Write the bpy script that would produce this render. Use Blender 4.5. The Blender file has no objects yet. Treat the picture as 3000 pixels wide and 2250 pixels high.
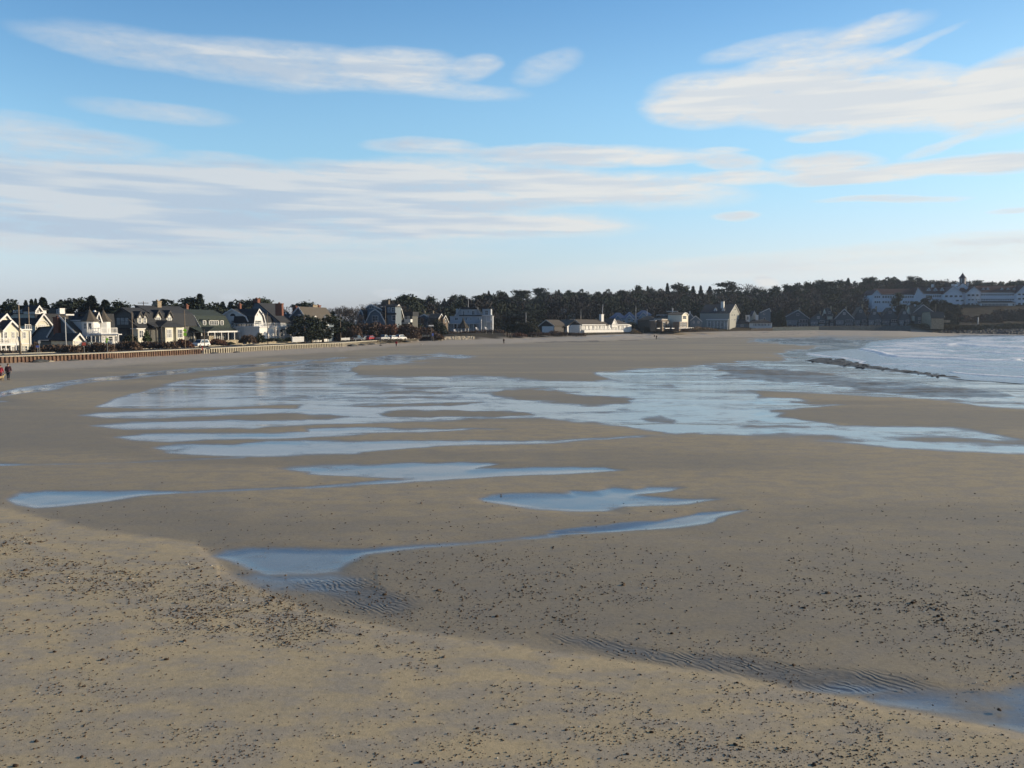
import bpy, math, random
import numpy as np
from mathutils import Vector
# ------------------------------------------------------------------ camera, sky, sun, exposure
sc = bpy.context.scene
col = sc.collection
CAMZ, F, TH = 6.3, 2500.0, math.atan(175/2500)
CT, ST = math.cos(TH), math.sin(TH)
FH = F/CT
cam = bpy.data.objects.new('camera', bpy.data.cameras.new('camera'))
col.objects.link(cam); sc.camera = cam
cam.location = (0, 0, CAMZ); cam.rotation_euler = (math.pi/2-TH, 0, 0)
cam.data.lens = 30.0; cam.data.sensor_width = 36.0
cam.data.clip_start = 0.5; cam.data.clip_end = 20000
SUN_AZ, SUN_EL = math.radians(80), math.radians(16)     # azimuth clockwise from +Y, elevation
sunv = Vector((math.sin(SUN_AZ)*math.cos(SUN_EL), math.cos(SUN_AZ)*math.cos(SUN_EL), math.sin(SUN_EL)))
sl = bpy.data.lights.new('sun', 'SUN'); sl.energy = 4.9; sl.angle = math.radians(0.5); sl.color = (1.0, 0.82, 0.58)
so = bpy.data.objects.new('sun', sl); col.objects.link(so)
so.rotation_euler = sunv.to_track_quat('Z', 'Y').to_euler(); so.location = (200, 50, 80)
sc.view_settings.view_transform = 'Standard'; sc.view_settings.look = 'None'
sc.view_settings.exposure = 0.0; sc.view_settings.gamma = 1.0
sc.cycles.max_bounces = 6; sc.cycles.glossy_bounces = 3; sc.cycles.diffuse_bounces = 3
sc.cycles.use_denoising = True

def px2ang(px, py):
    a, b = (px-1500)/F, (1125-py)/F
    d = Vector((a, CT+b*ST, -ST+b*CT)).normalized()
    return math.atan2(d.x, d.y), math.asin(d.z)

world = bpy.data.worlds.new('World'); sc.world = world; world.use_nodes = True; world.cycles.sampling_method = 'NONE'
wt = world.node_tree; wt.nodes.clear()
def N(t, kind, **kw):
    n = t.nodes.new(kind)
    for k, v in kw.items(): setattr(n, k, v)
    return n
def M(t, op, a, b=None, c=None, clamp=False):
    n = N(t, 'ShaderNodeMath', operation=op, use_clamp=clamp)
    for i, v in enumerate((a, b, c)):
        if v is None: continue
        if hasattr(v, 'links'): t.links.new(v, n.inputs[i])
        else: n.inputs[i].default_value = v
    return n.outputs[0]
def MR(t, v, a, b, c=0.0, d=1.0, smooth=True):
    n = N(t, 'ShaderNodeMapRange', interpolation_type='SMOOTHSTEP' if smooth else 'LINEAR')
    t.links.new(v, n.inputs[0])
    for i, x in enumerate((a, b, c, d)): n.inputs[i+1].default_value = x
    return n.outputs[0]
def MIX(t, f, a, b, blend='MIX'):
    n = N(t, 'ShaderNodeMix', data_type='RGBA', blend_type=blend)
    for s, v in ((n.inputs[0], f), (n.inputs[6], a), (n.inputs[7], b)):
        if hasattr(v, 'links'): t.links.new(v, s)
        elif isinstance(v, (int, float)): s.default_value = v
        else: s.default_value = (*v, 1) if len(v) == 3 else v
    return n.outputs[2]
def NOISE(t, vec, scale, detail=4, rough=0.55, dist=0.0, dim='3D'):
    n = N(t, 'ShaderNodeTexNoise', noise_dimensions=dim)
    t.links.new(vec, n.inputs['Vector']); n.inputs['Scale'].default_value = scale
    n.inputs['Detail'].default_value = detail; n.inputs['Roughness'].default_value = rough
    n.inputs['Distortion'].default_value = dist
    return n.outputs['Fac']
def MAPV(t, vec, scale=(1, 1, 1), loc=(0, 0, 0), rot=0.0):
    n = N(t, 'ShaderNodeMapping'); t.links.new(vec, n.inputs[0])
    n.inputs['Scale'].default_value = scale; n.inputs['Location'].default_value = loc
    n.inputs['Rotation'].default_value = (0, 0, rot)
    return n.outputs[0]

def build_world():
    t = wt
    sky = N(t, 'ShaderNodeTexSky', sky_type='NISHITA', sun_disc=False)
    sky.sun_elevation = SUN_EL; sky.sun_rotation = SUN_AZ
    sky.altitude = 0; sky.air_density = 1.0; sky.dust_density = 0.6; sky.ozone_density = 2.2
    tc = N(t, 'ShaderNodeTexCoord')
    nrm = N(t, 'ShaderNodeVectorMath', operation='NORMALIZE'); t.links.new(tc.outputs['Generated'], nrm.inputs[0])
    sep = N(t, 'ShaderNodeSeparateXYZ'); t.links.new(nrm.outputs[0], sep.inputs[0])
    az = M(t, 'ARCTAN2', sep.outputs[0], sep.outputs[1]); el = M(t, 'ARCSINE', sep.outputs[2])
    cmb = N(t, 'ShaderNodeCombineXYZ'); t.links.new(az, cmb.inputs[0]); t.links.new(el, cmb.inputs[1])
    uv = cmb.outputs[0]
    # broad swirls shift the outlines of the clouds
    n1 = NOISE(t, MAPV(t, uv, (7, 26, 1)), 1.0, 3, 0.5, dim='2D')
    n2 = NOISE(t, MAPV(t, uv, (7, 26, 1), (31, 17, 0)), 1.0, 3, 0.5, dim='2D')
    n3 = NOISE(t, MAPV(t, uv, (28, 120, 1), (5, 3, 0), 0.12), 1.0, 5, 0.6, dim='2D')
    dx = M(t, 'MULTIPLY', M(t, 'SUBTRACT', n1, 0.5), 0.034)
    dy = M(t, 'MULTIPLY', M(t, 'SUBTRACT', n2, 0.5), 0.012)
    dv = N(t, 'ShaderNodeCombineXYZ'); t.links.new(dx, dv.inputs[0]); t.links.new(dy, dv.inputs[1])
    ad = N(t, 'ShaderNodeVectorMath', operation='ADD'); t.links.new(uv, ad.inputs[0]); t.links.new(dv.outputs[0], ad.inputs[1])
    wuv = ad.outputs[0]
    # x, y, half-width, half-height (in 2212-wide picture units), tilt, weight
    K = 3000/2212
    blobs = [(210,105,150,20,6,.42),(450,128,240,30,5,.60),(690,146,230,32,4,.66),(850,140,110,28,-2,.72),(960,192,140,14,3,.45),
      (1020,146,44,20,-10,.62),(1185,148,64,26,-14,.38),(340,243,140,16,2,.5),(120,302,190,28,2,.7),(40,250,110,12,0,.3),(30,345,60,22,0,.45),
      (500,348,95,13,3,.45),(200,385,300,26,2,.62),(560,382,300,20,0,.7),(820,372,150,17,3,.85),(1060,392,250,34,3,.85),(1320,408,220,30,4,.9),
      (520,462,600,80,0,.50),(120,395,240,24,0,.6),(560,392,260,16,1,.75),(250,425,380,26,0,.78),(820,432,300,18,1,.8),(300,470,330,16,0,.75),(150,510,300,28,0,.75),(560,500,300,20,0,.5),(900,470,240,16,0,.7),(1040,490,260,20,0,.72),(700,455,160,10,0,.5),(1200,488,120,12,0,.6),
      (480,545,480,16,0,.35),(920,316,100,14,0,.75),(1240,336,200,16,1,.95),(1440,346,66,11,0,.7),
      (1510,200,100,34,-6,.85),(1490,245,80,28,6,.85),(1700,215,210,44,2,1.0),(1950,222,280,44,1,1.05),(2180,215,140,50,-6,.95),(1740,155,170,26,-4,.75),
      (1790,98,170,20,-10,.55),(1865,70,80,11,-18,.5),(1950,108,110,10,-20,.42),(1650,100,110,16,-6,.4),(1990,150,80,16,10,.45),(2190,160,110,36,-12,.9),
      (1785,294,66,9,0,.7),(2040,312,80,9,-16,.5),(1560,327,42,5,0,.5),(1575,352,66,15,6,.8),(1600,386,90,11,0,.85),
      (1790,354,95,18,2,1.0),(1800,384,100,12,0,.9),(1980,366,200,14,-4,1.0),(2160,353,130,15,-1,1.0),
      (1930,433,130,6,2,.7),(1590,467,44,7,0,.8),(2190,455,50,5,0,.6),(1900,560,520,26,-2,.5),(2150,515,160,12,2,.45),(1450,585,330,20,-2,.3),
      (1662,609,20,12,0,1.0),(862,634,42,8,0,.5),(490,642,30,6,0,.4)]
    total = None; shade = None
    for (x, y, rx, ry, rot, w) in blobs:
        a0, e0 = px2ang(x*K, y*K)
        a1, _ = px2ang((x+rx)*K, y*K); _, e1 = px2ang(x*K, (y-ry)*K)
        n = N(t, 'ShaderNodeMapping', vector_type='TEXTURE'); t.links.new(wuv, n.inputs[0])
        n.inputs['Location'].default_value = (a0, e0, 0); n.inputs['Rotation'].default_value = (0, 0, -math.radians(rot))
        n.inputs['Scale'].default_value = (abs(a1-a0)*1.6, abs(e1-e0)*1.75, 1)
        ln = N(t, 'ShaderNodeVectorMath', operation='DOT_PRODUCT')
        t.links.new(n.outputs[0], ln.inputs[0]); t.links.new(n.outputs[0], ln.inputs[1])
        m = MR(t, ln.outputs['Value'], 1.0, 0.0, 0.0, w)
        total = m if total is None else M(t, 'MAXIMUM', M(t, 'MULTIPLY', M(t, 'ADD', total, m), .8), M(t, 'MAXIMUM', total, m))
    # a light scatter of thin cloud over the rest of the sky
    gen = MR(t, NOISE(t, MAPV(t, uv, (2.2, 11, 1), (9, 2, 0)), 1.0, 5, 0.6, dim='2D'), 0.56, 0.80, 0, 0.8)
    outside = MR(t, M(t, 'ABSOLUTE', az), 0.62, 0.95)
    high = MR(t, el, 0.45, 0.6)
    gen = M(t, 'MULTIPLY', M(t, 'MULTIPLY', gen, .5), M(t, 'MAXIMUM', outside, high))
    total = M(t, 'MAXIMUM', total, gen)
    dens = M(t, 'ADD', M(t, 'MULTIPLY', total, 1.0), M(t, 'MULTIPLY', M(t, 'SUBTRACT', n3, 0.5), M(t, 'MULTIPLY', total, 1.0)))
    n5 = NOISE(t, MAPV(t, uv, (70, 240, 1), (2, 9, 0), 0.2), 1.0, 6, 0.65, dim='2D')
    dens = M(t, 'ADD', dens, M(t, 'MULTIPLY', M(t, 'SUBTRACT', n5, 0.5), M(t, 'MULTIPLY', MR(t, total, 0.0, .5), 0.42)))
    dens = M(t, 'MULTIPLY', MR(t, dens, 0.05, 0.92, 0, 1, False), 0.95)
    # grey bellies: where a second noise falls inside a thick cloud
    n4 = NOISE(t, MAPV(t, uv, (5, 70, 1), (3, 8, 0)), 1.0, 3, 0.5, dim='2D')
    grey = M(t, 'MULTIPLY', MR(t, n4, 0.38, 0.62), MR(t, total, 0.25, 0.8))
    left = MR(t, az, 0.30, -0.45)
    grey = M(t, 'MULTIPLY', grey, M(t, 'ADD', M(t, 'MULTIPLY', left, 0.75), 0.30))
    # cloud colours, in the units of the sky texture
    ccol = MIX(t, grey, (5.5, 5.5, 5.35), (2.9, 3.75, 4.8))
    ccol = MIX(t, M(t, 'MULTIPLY', left, 0.6), ccol, (3.5, 4.1, 4.75))
    g0 = MIX(t, MR(t, el, math.radians(-1), math.radians(5)), (.86, 1.0, 1.75), (1.20, 1.12, 1.32))
    g = MIX(t, MR(t, el, math.radians(2), math.radians(11)), g0, (1.20, 1.40, 1.42))
    g = MIX(t, MR(t, el, math.radians(11), math.radians(24)), g, (.74, 1.08, 1.30))
    g = MIX(t, MR(t, el, math.radians(26), math.radians(60)), g, (.42, .66, .85))
    g = MIX(t, MR(t, el, math.radians(8), math.radians(16)), g, MIX(t, MR(t, az, -.55, -.05), MIX(t, 1.0, g, (.90, .97, 1.0), 'MULTIPLY'), MIX(t, 1.0, g, (1.10, 1.12, 1.10), 'MULTIPLY')))
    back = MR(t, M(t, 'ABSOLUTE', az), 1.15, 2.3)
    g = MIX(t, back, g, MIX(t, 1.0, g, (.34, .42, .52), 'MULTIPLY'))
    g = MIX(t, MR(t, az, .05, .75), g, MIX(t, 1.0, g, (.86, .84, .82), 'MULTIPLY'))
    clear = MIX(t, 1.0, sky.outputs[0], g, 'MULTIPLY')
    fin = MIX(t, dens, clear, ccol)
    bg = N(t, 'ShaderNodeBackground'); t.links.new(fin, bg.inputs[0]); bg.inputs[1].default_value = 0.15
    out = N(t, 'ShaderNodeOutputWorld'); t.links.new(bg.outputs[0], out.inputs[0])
build_world()

# ------------------------------------------------------------------ helpers
rnd = random.Random(7)
def lerp_tab(q, xs, ys): return np.interp(q, xs, ys)
def sm(x):
    x = np.clip(x, 0, 1); return x*x*(3-2*x)
def _hash(i, j, s):
    n = (i*374761393 + j*668265263 + s*1442695041) & 0xffffffff
    n = ((n ^ (n >> 13))*1274126177) & 0xffffffff
    return ((n ^ (n >> 16)) & 0xffff)/65535.0
def vnoise(x, y, s=0):
    i = np.floor(x).astype(np.int64); j = np.floor(y).astype(np.int64)
    fx = sm(x-i); fy = sm(y-j)
    return (_hash(i, j, s)*(1-fx)+_hash(i+1, j, s)*fx)*(1-fy)+(_hash(i, j+1, s)*(1-fx)+_hash(i+1, j+1, s)*fx)*fy
def fbm(x, y, s=0, o=4):
    r = 0; a = 0.5; tot = 0
    for k in range(o):
        r = r+a*vnoise(x*2**k, y*2**k, s+k*7); tot += a; a *= 0.5
    return r/tot
def ray(px, py):
    a, b = (px-1500)/F, (1125-py)/F
    return Vector((a, CT+b*ST, -ST+b*CT))
def at_depth(px, py, Y):
    r = ray(px, py); s = Y/r.y
    return Vector((r.x*s, Y, CAMZ+r.z*s))
def at_z(px, py, z):
    r = ray(px, py); s = (z-CAMZ)/r.z
    return Vector((r.x*s, r.y*s, z))
def proj(x, y, z):
    zr = z-CAMZ; d = y*CT-zr*ST
    return 1500+F*x/d, 1125-F*(y*ST+zr*CT)/d

def tag(o, label=None, cat=None, group=None, kind=None):
    if label: o['label'] = label
    if cat: o['category'] = cat
    if group: o['group'] = group
    if kind: o['kind'] = kind
    return o
def empty(name, loc, rz=0.0):
    o = bpy.data.objects.new(name, None); col.objects.link(o)
    o.location = loc; o.rotation_euler = (0, 0, rz); o.empty_display_size = 0.5
    return o
def copy_tree(o, parent=None):
    c = o.copy(); col.objects.link(c)
    if parent: c.parent = parent
    for ch in list(o.children): copy_tree(ch, c)
    return c

MATS = {}
def mat(name, c, rough=0.7, var=0.12, scale=3.0, spec=0.4, metal=0.0, lines=0.0, linescale=8.0, c2=None, c2amt=0.0, c2scale=0.6, bump=0.0):
    if name in MATS: return MATS[name]
    m = bpy.data.materials.new(name); m.use_nodes = True; t = m.node_tree
    b = t.nodes['Principled BSDF']
    tc = N(t, 'ShaderNodeTexCoord'); v = tc.outputs['Object']
    nz = NOISE(t, v, scale, 4, 0.6)
    f = MR(t, nz, 0.3, 0.7, 1-var, 1+var)
    base = c
    if c2 is not None:
        base = MIX(t, M(t, 'MULTIPLY', MR(t, NOISE(t, v, c2scale, 4, 0.6), 0.42, 0.66), c2amt), c, c2)
    if lines:
        wv = N(t, 'ShaderNodeTexWave', wave_type='BANDS', bands_direction='Z', wave_profile='SAW')
        t.links.new(v, wv.inputs[0]); wv.inputs['Scale'].default_value = linescale; wv.inputs['Distortion'].default_value = 0.3
        bp = N(t, 'ShaderNodeBump'); bp.inputs['Strength'].default_value = lines; bp.inputs['Distance'].default_value = 0.02
        t.links.new(wv.outputs['Fac'], bp.inputs['Height']); t.links.new(bp.outputs[0], b.inputs['Normal'])
    elif bump:
        bp = N(t, 'ShaderNodeBump'); bp.inputs['Strength'].default_value = bump; bp.inputs['Distance'].default_value = 0.05
        t.links.new(nz, bp.inputs['Height']); t.links.new(bp.outputs[0], b.inputs['Normal'])
    cc = MIX(t, 1.0, base, (1, 1, 1), 'MULTIPLY')
    vm = N(t, 'ShaderNodeVectorMath', operation='SCALE'); t.links.new(cc, vm.inputs[0]); t.links.new(f, vm.inputs['Scale'])
    t.links.new(vm.outputs[0], b.inputs['Base Color'])
    b.inputs['Roughness'].default_value = rough; b.inputs['Metallic'].default_value = metal
    b.inputs['Specular IOR Level'].default_value = spec
    MATS[name] = m
    return m

class MB:
    """collects shapes; build() links them as one mesh object"""
    def __init__(s): s.v = []; s.f = []; s.m = []; s.sm = []
    def add(s, vs, fs, mi=0, smooth=False):
        o = len(s.v); s.v += [tuple(p) for p in vs]
        s.f += [tuple(i+o for i in f) for f in fs]; s.m += [mi]*len(fs); s.sm += [smooth]*len(fs)
        return s
    def box(s, a, b, mi=0):
        x0, x1 = sorted((a[0], b[0])); y0, y1 = sorted((a[1], b[1])); z0, z1 = sorted((a[2], b[2]))
        return s.add([(x0,y0,z0),(x1,y0,z0),(x1,y1,z0),(x0,y1,z0),(x0,y0,z1),(x1,y0,z1),(x1,y1,z1),(x0,y1,z1)],
              [(0,3,2,1),(4,5,6,7),(0,1,5,4),(1,2,6,5),(2,3,7,6),(3,0,4,7)], mi)
    def prism(s, poly, fn, a0, a1, mi=0):
        """poly: 2D outline, fn(p, a) -> 3D, extruded from a0 to a1"""
        n = len(poly); vs = [fn(p, a0) for p in poly]+[fn(p, a1) for p in poly]
        fs = [tuple(range(n)), tuple(range(2*n-1, n-1, -1))]
        fs += [(i, i+n, (i+1) % n+n, (i+1) % n) for i in range(n)]
        return s.add(vs, fs, mi)
    def tube(s, p0, p1, r0, r1=None, n=6, mi=0, cap=True):
        r1 = r0 if r1 is None else r1
        p0 = Vector(p0); p1 = Vector(p1); d = (p1-p0)
        if d.length < 1e-6: return s
        q = d.to_track_quat('Z', 'Y'); vs = []
        for p, r in ((p0, r0), (p1, r1)):
            for k in range(n):
                a = 2*math.pi*k/n; vs.append(p+q@Vector((r*math.cos(a), r*math.sin(a), 0)))
        fs = [(k, (k+1) % n, (k+1) % n+n, k+n) for k in range(n)]
        if cap: fs += [tuple(range(n-1, -1, -1)), tuple(range(n, 2*n))]
        return s.add(vs, fs, mi, n > 6)
    def lathe(s, prof, c=(0, 0), n=12, mi=0):
        vs = []; k = len(prof)
        for (r, z) in prof:
            for i in range(n):
                a = 2*math.pi*i/n+math.pi/n; vs.append((c[0]+r*math.cos(a), c[1]+r*math.sin(a), z))
        fs = [(j*n+i, j*n+(i+1) % n, (j+1)*n+(i+1) % n, (j+1)*n+i) for j in range(k-1) for i in range(n)]
        fs += [tuple(range(n-1, -1, -1)), tuple(range((k-1)*n, k*n))]
        return s.add(vs, fs, mi)
    def build(s, name, mats, parent=None, fixn=True):
        me = bpy.data.meshes.new(name); me.from_pydata(s.v, [], s.f)
        if not isinstance(mats, (list, tuple)): mats = [mats]
        for m in mats: me.materials.append(m)
        me.polygons.foreach_set('material_index', s.m); me.polygons.foreach_set('use_smooth', s.sm)
        if fixn and len(s.f) < 6000:
            import bmesh
            bm = bmesh.new(); bm.from_mesh(me); bmesh.ops.recalc_face_normals(bm, faces=bm.faces); bm.to_mesh(me); bm.free()
        me.update()
        o = bpy.data.objects.new(name, me); col.objects.link(o)
        if parent: o.parent = parent
        return o

def np_mesh(name, V, Q, mats, attrs=None, smooth=True, mi=None):
    me = bpy.data.meshes.new(name)
    me.vertices.add(len(V)); me.vertices.foreach_set('co', V.astype(np.float32).ravel())
    k = Q.shape[1]
    me.loops.add(Q.size); me.loops.foreach_set('vertex_index', Q.astype(np.int32).ravel())
    me.polygons.add(len(Q)); me.polygons.foreach_set('loop_start', np.arange(0, Q.size, k, dtype=np.int32))
    if not isinstance(mats, (list, tuple)): mats = [mats]
    for m in mats: me.materials.append(m)
    me.polygons.foreach_set('use_smooth', np.full(len(Q), smooth))
    if mi is not None: me.polygons.foreach_set('material_index', mi.astype(np.int32))
    me.update(calc_edges=True)
    for nme, a in (attrs or {}).items():
        at = me.attributes.new(nme, 'FLOAT', 'POINT'); at.data.foreach_set('value', a.astype(np.float32).ravel())
    o = bpy.data.objects.new(name, me); col.objects.link(o)
    return o
# ------------------------------------------------------------------ the lie of the land
# foot of the sea wall / dunes / far revetment: direction (picture column), distance, height
SQ = [-9000,-6000,-1717,0,300,660,1000,1230,1300,1480,1600,1720,1850,2000,2200,2400,2640,2760,3000,3600,6000,12000]
SD = [24,35,73.7,131.6,147,181,229,303,304,322,350,366,402,448,487,515,512,512,510,500,420,300]
SZ = [.3,.3,.3,.3,.3,.3,.3,.4,.6,.8,1.0,1.5,1.8,2.0,2.4,2.7,2.3,1.0,.25,.1,.1,.1]
BQ = [-9000,1200,1245,1330,1420,1600,1700,1850,2000,2200,2400,2640,2760,3000,12000]
BZ = [1.25,1.25,2.0,2.6,3.0,2.6,2.4,3.2,3.6,4.6,5.2,5.6,5.4,5.0,5.0]
HQ = [-9000,0,600,1000,1200,1600,2000,2300,2550,3000,12000]
HH = [1.0,1.5,2.0,3.0,5.0,10,13,16,21,21,20]
def shoreD(q): return np.interp(q, SQ, SD)
def colq(x, y): return 1500+FH*x/np.maximum(y, 1.0)
def gz(x, y):
    x = np.asarray(x, float); y = np.asarray(y, float)
    q = colq(x, y); D = shoreD(q); zs = np.interp(q, SQ, SZ)
    r = y/D
    beach = 0.05+(zs-0.05)*sm((r-0.84)/0.16)
    lvl = np.interp(q, BQ, BZ)
    ramp = np.interp(q, [-9000,1225,1245,1400,2000,2640,2800,12000], [0.5,0.5,7,16,24,5,22,22])
    off = np.interp(q, [-9000,1225,1245,12000], [1.6,1.6,0,0])
    inl = zs+(lvl-zs)*sm((y-D-off)/ramp)
    hill = np.interp(q, HQ, HH)*sm((y-D-np.interp(q,[0,1200,2550,2700,3000],[60,60,70,46,46]))/np.interp(q,[0,1200,2550,2700,3000],[160,170,190,120,120]))
    far = 8*sm((y-780)/900)
    land = inl+hill+far
    return np.where(r < 1, beach, land)
def gzf(x, y): return float(gz(x, y))

# ------------------------------------------------------------------ pools, drawn on the plane of the beach
def C4(l): return [(x/2.212, 1000+y/2.212) for x, y in l]
def C5(l): return [(900+x/1.7015, 1000+y/1.7015) for x, y in l]
def C2(l): return [(600+x/2.212, 1500+y/2.212) for x, y in l]
def C3(l): return [(2000+x/2.212, 1500+y/2.212) for x, y in l]
def CR(l): return [(2200+x/2.765, 960+y/2.765) for x, y in l]
def CV(l): return [(x*1.3562, y*1.3562) for x, y in l]
WET = [  # outline, edge softness, depth of wetness
 (CV([(-40,858),(60,836),(150,823),(300,806),(450,795),(600,783),(760,771),(680,781),(560,792),(480,798),(330,812),(200,827),(110,842),(50,850),(-40,866)]),5,1),
 (C4([(640,427),(800,365),(1000,300),(1300,240),(1700,190),(2212,130),(2300,128),(2300,412),(1800,415),(1500,427),(1000,438)]),8,1),
 (C4([(520,482),(700,462),(1100,455),(1700,440),(2300,435),(2300,462),(1800,465),(1300,485),(1000,499),(700,495)]),8,1),
 (C4([(600,548),(850,522),(1100,520),(1480,505),(1800,515),(2300,508),(2300,540),(1750,556),(1640,574),(1500,562),(1200,571),(800,574)]),8,1),
 (C4([(740,625),(900,602),(1250,598),(1700,600),(2300,583),(2300,616),(1800,636),(1350,640),(1100,656),(850,645)]),8,1),
 (C4([(980,690),(1150,668),(1500,670),(1750,650),(2000,650),(2300,655),(2300,730),(1700,751),(1400,746),(1100,731)]),9,1),
 (C4([(-60,792),(40,795),(200,800),(600,793),(1000,778),(1600,753),(1600,760),(1000,785),(600,798),(200,806),(-60,810)]),4,.8),
 (C4([(60,1025),(150,982),(300,970),(600,975),(900,972),(1200,977),(1600,960),(2300,938),(2300,947),(1600,968),(1100,992),(900,1006),(700,1040),(450,1070),(250,1082),(120,1062)]),9,1),
 (C4([(-60,385),(20,388),(60,391),(-60,396)]),4,.8),
 (C4([(1780,830),(2000,812),(2300,803),(2300,880),(1960,862)]),14,.9),
 (C5([(-20,632),(300,620),(700,605),(880,606),(960,614),(820,640),(1300,628),(1420,630),(1560,647),(1100,672),(700,695),(480,706),(200,728),(-20,738),(-20,728),(200,712),(460,690),(200,678),(-20,668)]),7,1),
 (C5([(850,790),(950,776),(1080,770),(1300,765),(1310,750),(1450,755),(1500,732),(1620,742),(1700,730),(1860,735),(1790,752),(1640,770),(1800,785),(2000,790),(1850,818),(1600,830),(1550,855),(1350,857),(1150,846),(1000,822),(880,803)]),9,1),
 (C5([(2130,845),(1900,858),(1750,890),(1580,920),(1400,941),(1200,962),(1200,973),(1600,952),(1850,930),(1980,910),(2010,890)]),6,1),
 (C2([(60,285),(150,242),(300,225),(600,231),(1000,242),(1300,220),(1800,186),(2300,148),(2300,164),(1800,206),(1300,246),(1060,276),(960,330),(900,390),(700,410),(400,410),(280,370),(180,320)]),16,1),
 (C2([(280,380),(900,380),(980,440),(700,480),(900,500),(600,520),(420,520),(300,470),(220,420)]),45,.80),
 (C5([(-20,180),(480,178),(1000,180),(1300,196),(1560,205),(1400,150),(1650,140),(1900,124),(2250,100),(2250,475),(1900,467),(1770,473),(1600,442),(1300,402),(1180,384),(900,387),(740,400),(300,415),(-20,416)]),10,1),
 (C5([(-20,440),(300,436),(700,437),(960,441),(760,448),(400,462),(-20,474)]),6,1),
 (C5([(-20,497),(300,500),(620,498),(1000,492),(1430,487),(1750,476),(1500,492),(1200,505),(700,525),(300,552),(-20,565)]),7,1),
 (C5([(-20,110),(250,100),(450,68),(700,62),(860,72),(850,78),(640,84),(450,100),(620,108),(350,116),(100,130),(-20,150)]),7,.9),
 (CV([(1000,737),(1300,728),(1700,715),(2000,712),(2000,716),(1700,721),(1300,732)]),3,.7),
 (CR([(-30,90),(300,88),(600,78),(1000,76),(1500,90),(1700,60),(2600,60),(2600,700),(2212,660),(1700,622),(1200,572),(700,546),(300,512),(-30,500),(-30,284),(330,266),(180,215),(300,188),(620,152),(300,136),(-30,104)]),7,1),
 (CR([(-30,572),(350,575),(510,596),(200,602),(450,618),(700,630),(450,652),(-30,668)]),7,1),
 (CR([(-30,680),(200,690),(150,722),(350,742),(600,792),(1000,802),(1500,800),(1900,852),(2300,930),(2600,990),(2600,1060),(2212,1030),(1700,1012),(1200,992),(900,962),(600,930),(300,905),(-30,905)]),12,1),
 (C3([(1180,1210),(1300,1165),(1600,1142),(1950,1148),(2100,1118),(2300,1100),(2500,1090),(2500,1500),(2212,1440),(1900,1380),(1600,1292),(1300,1252)]),26,.8),
 (C3([(700,1150),(1000,1120),(1500,1130),(1600,1160),(1300,1200),(1000,1200)]),26,.5),
]
DRY = [  # sand bars lying inside the wet flats
 (C5([(60,222),(300,210),(600,214),(780,228),(600,236),(300,234)]),5,.8),
 (C5([(120,265),(400,250),(700,256),(560,262),(300,268)]),5,.55),
 (C5([(300,360),(400,345),(700,342),(1000,355),(1130,370),(900,378),(600,380),(380,374)]),6,.95),
 (C5([(100,318),(500,312),(840,306),(700,325),(350,332)]),5,.75),
 (C5([(900,260),(1000,240),(1180,236),(1300,262),(1560,290),(1560,318),(1400,325),(1200,305),(1050,290)]),10,.8),
 (C5([(-30,362),(100,358),(180,372),(100,388),(-30,390)]),6,.8),
 (C5([(1600,385),(1750,368),(1860,385),(1800,408),(1680,405)]),7,.6),
 (C5([(1650,225),(1800,215),(1900,228),(1780,238)]),6,.5),
 (C5([(1990,245),(2250,240),(2250,268),(2080,266)]),7,.7),
 (C5([(1880,318),(2250,308),(2250,325),(2000,330)]),5,.6),
 (CR([(300,745),(560,690),(900,700),(1400,760),(1000,790),(620,780)]),10,.8),
 (CR([(-30,870),(200,850),(600,880),(900,930),(500,920),(-30,900)]),9,.7),
 (CR([(1150,900),(1500,885),(1900,905),(2300,930),(2300,965),(1900,950),(1500,940)]),9,.75),
 (CR([(-30,790),(120,795),(300,810),(100,818),(-30,812)]),6,.6),
 (CR([(650,85),(900,80),(1400,78),(1350,92),(1100,98),(800,100)]),5,.8),
 (CR([(800,140),(950,122),(1100,118),(960,142)]),4,.8),
]
SEAP = CR([(1650,74),(1400,88),(1000,130),(930,180),(720,200),(500,216),(760,262),(960,300),(1400,366),(1750,408),(2212,440),(2900,500),(5200,760),(30000,3000),(30000,40)])
def sdf(px, py, poly, k=3.5):
    P = np.array(poly, float); P[:, 1] *= k
    y = py*k; x = px
    d2 = np.full(x.shape, 1e18); ins = np.zeros(x.shape, bool)
    n = len(P)
    for i in range(n):
        a = P[i]; b = P[(i+1) % n]; e = b-a; L = e@e+1e-9
        tt = np.clip(((x-a[0])*e[0]+(y-a[1])*e[1])/L, 0, 1)
        d2 = np.minimum(d2, (x-a[0]-tt*e[0])**2+(y-a[1]-tt*e[1])**2)
        if a[1] != b[1]:
            c = (a[1] > y) != (b[1] > y)
            ins ^= c & (x < (b[0]-a[0])*(y-a[1])/(b[1]-a[1])+a[0])
    return np.where(ins, 1, -1)*np.sqrt(d2)
def region(px, py, poly, soft, m=60):
    P = np.array(poly); out = np.zeros(px.shape)
    s = (px > P[:, 0].min()-m) & (px < P[:, 0].max()+m) & (py > P[:, 1].min()-m/3) & (py < P[:, 1].max()+m/3)
    if s.any():
        d = sdf(px[s], py[s], poly); out[s] = sm((d+soft)/(2*soft))
    return out

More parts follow.
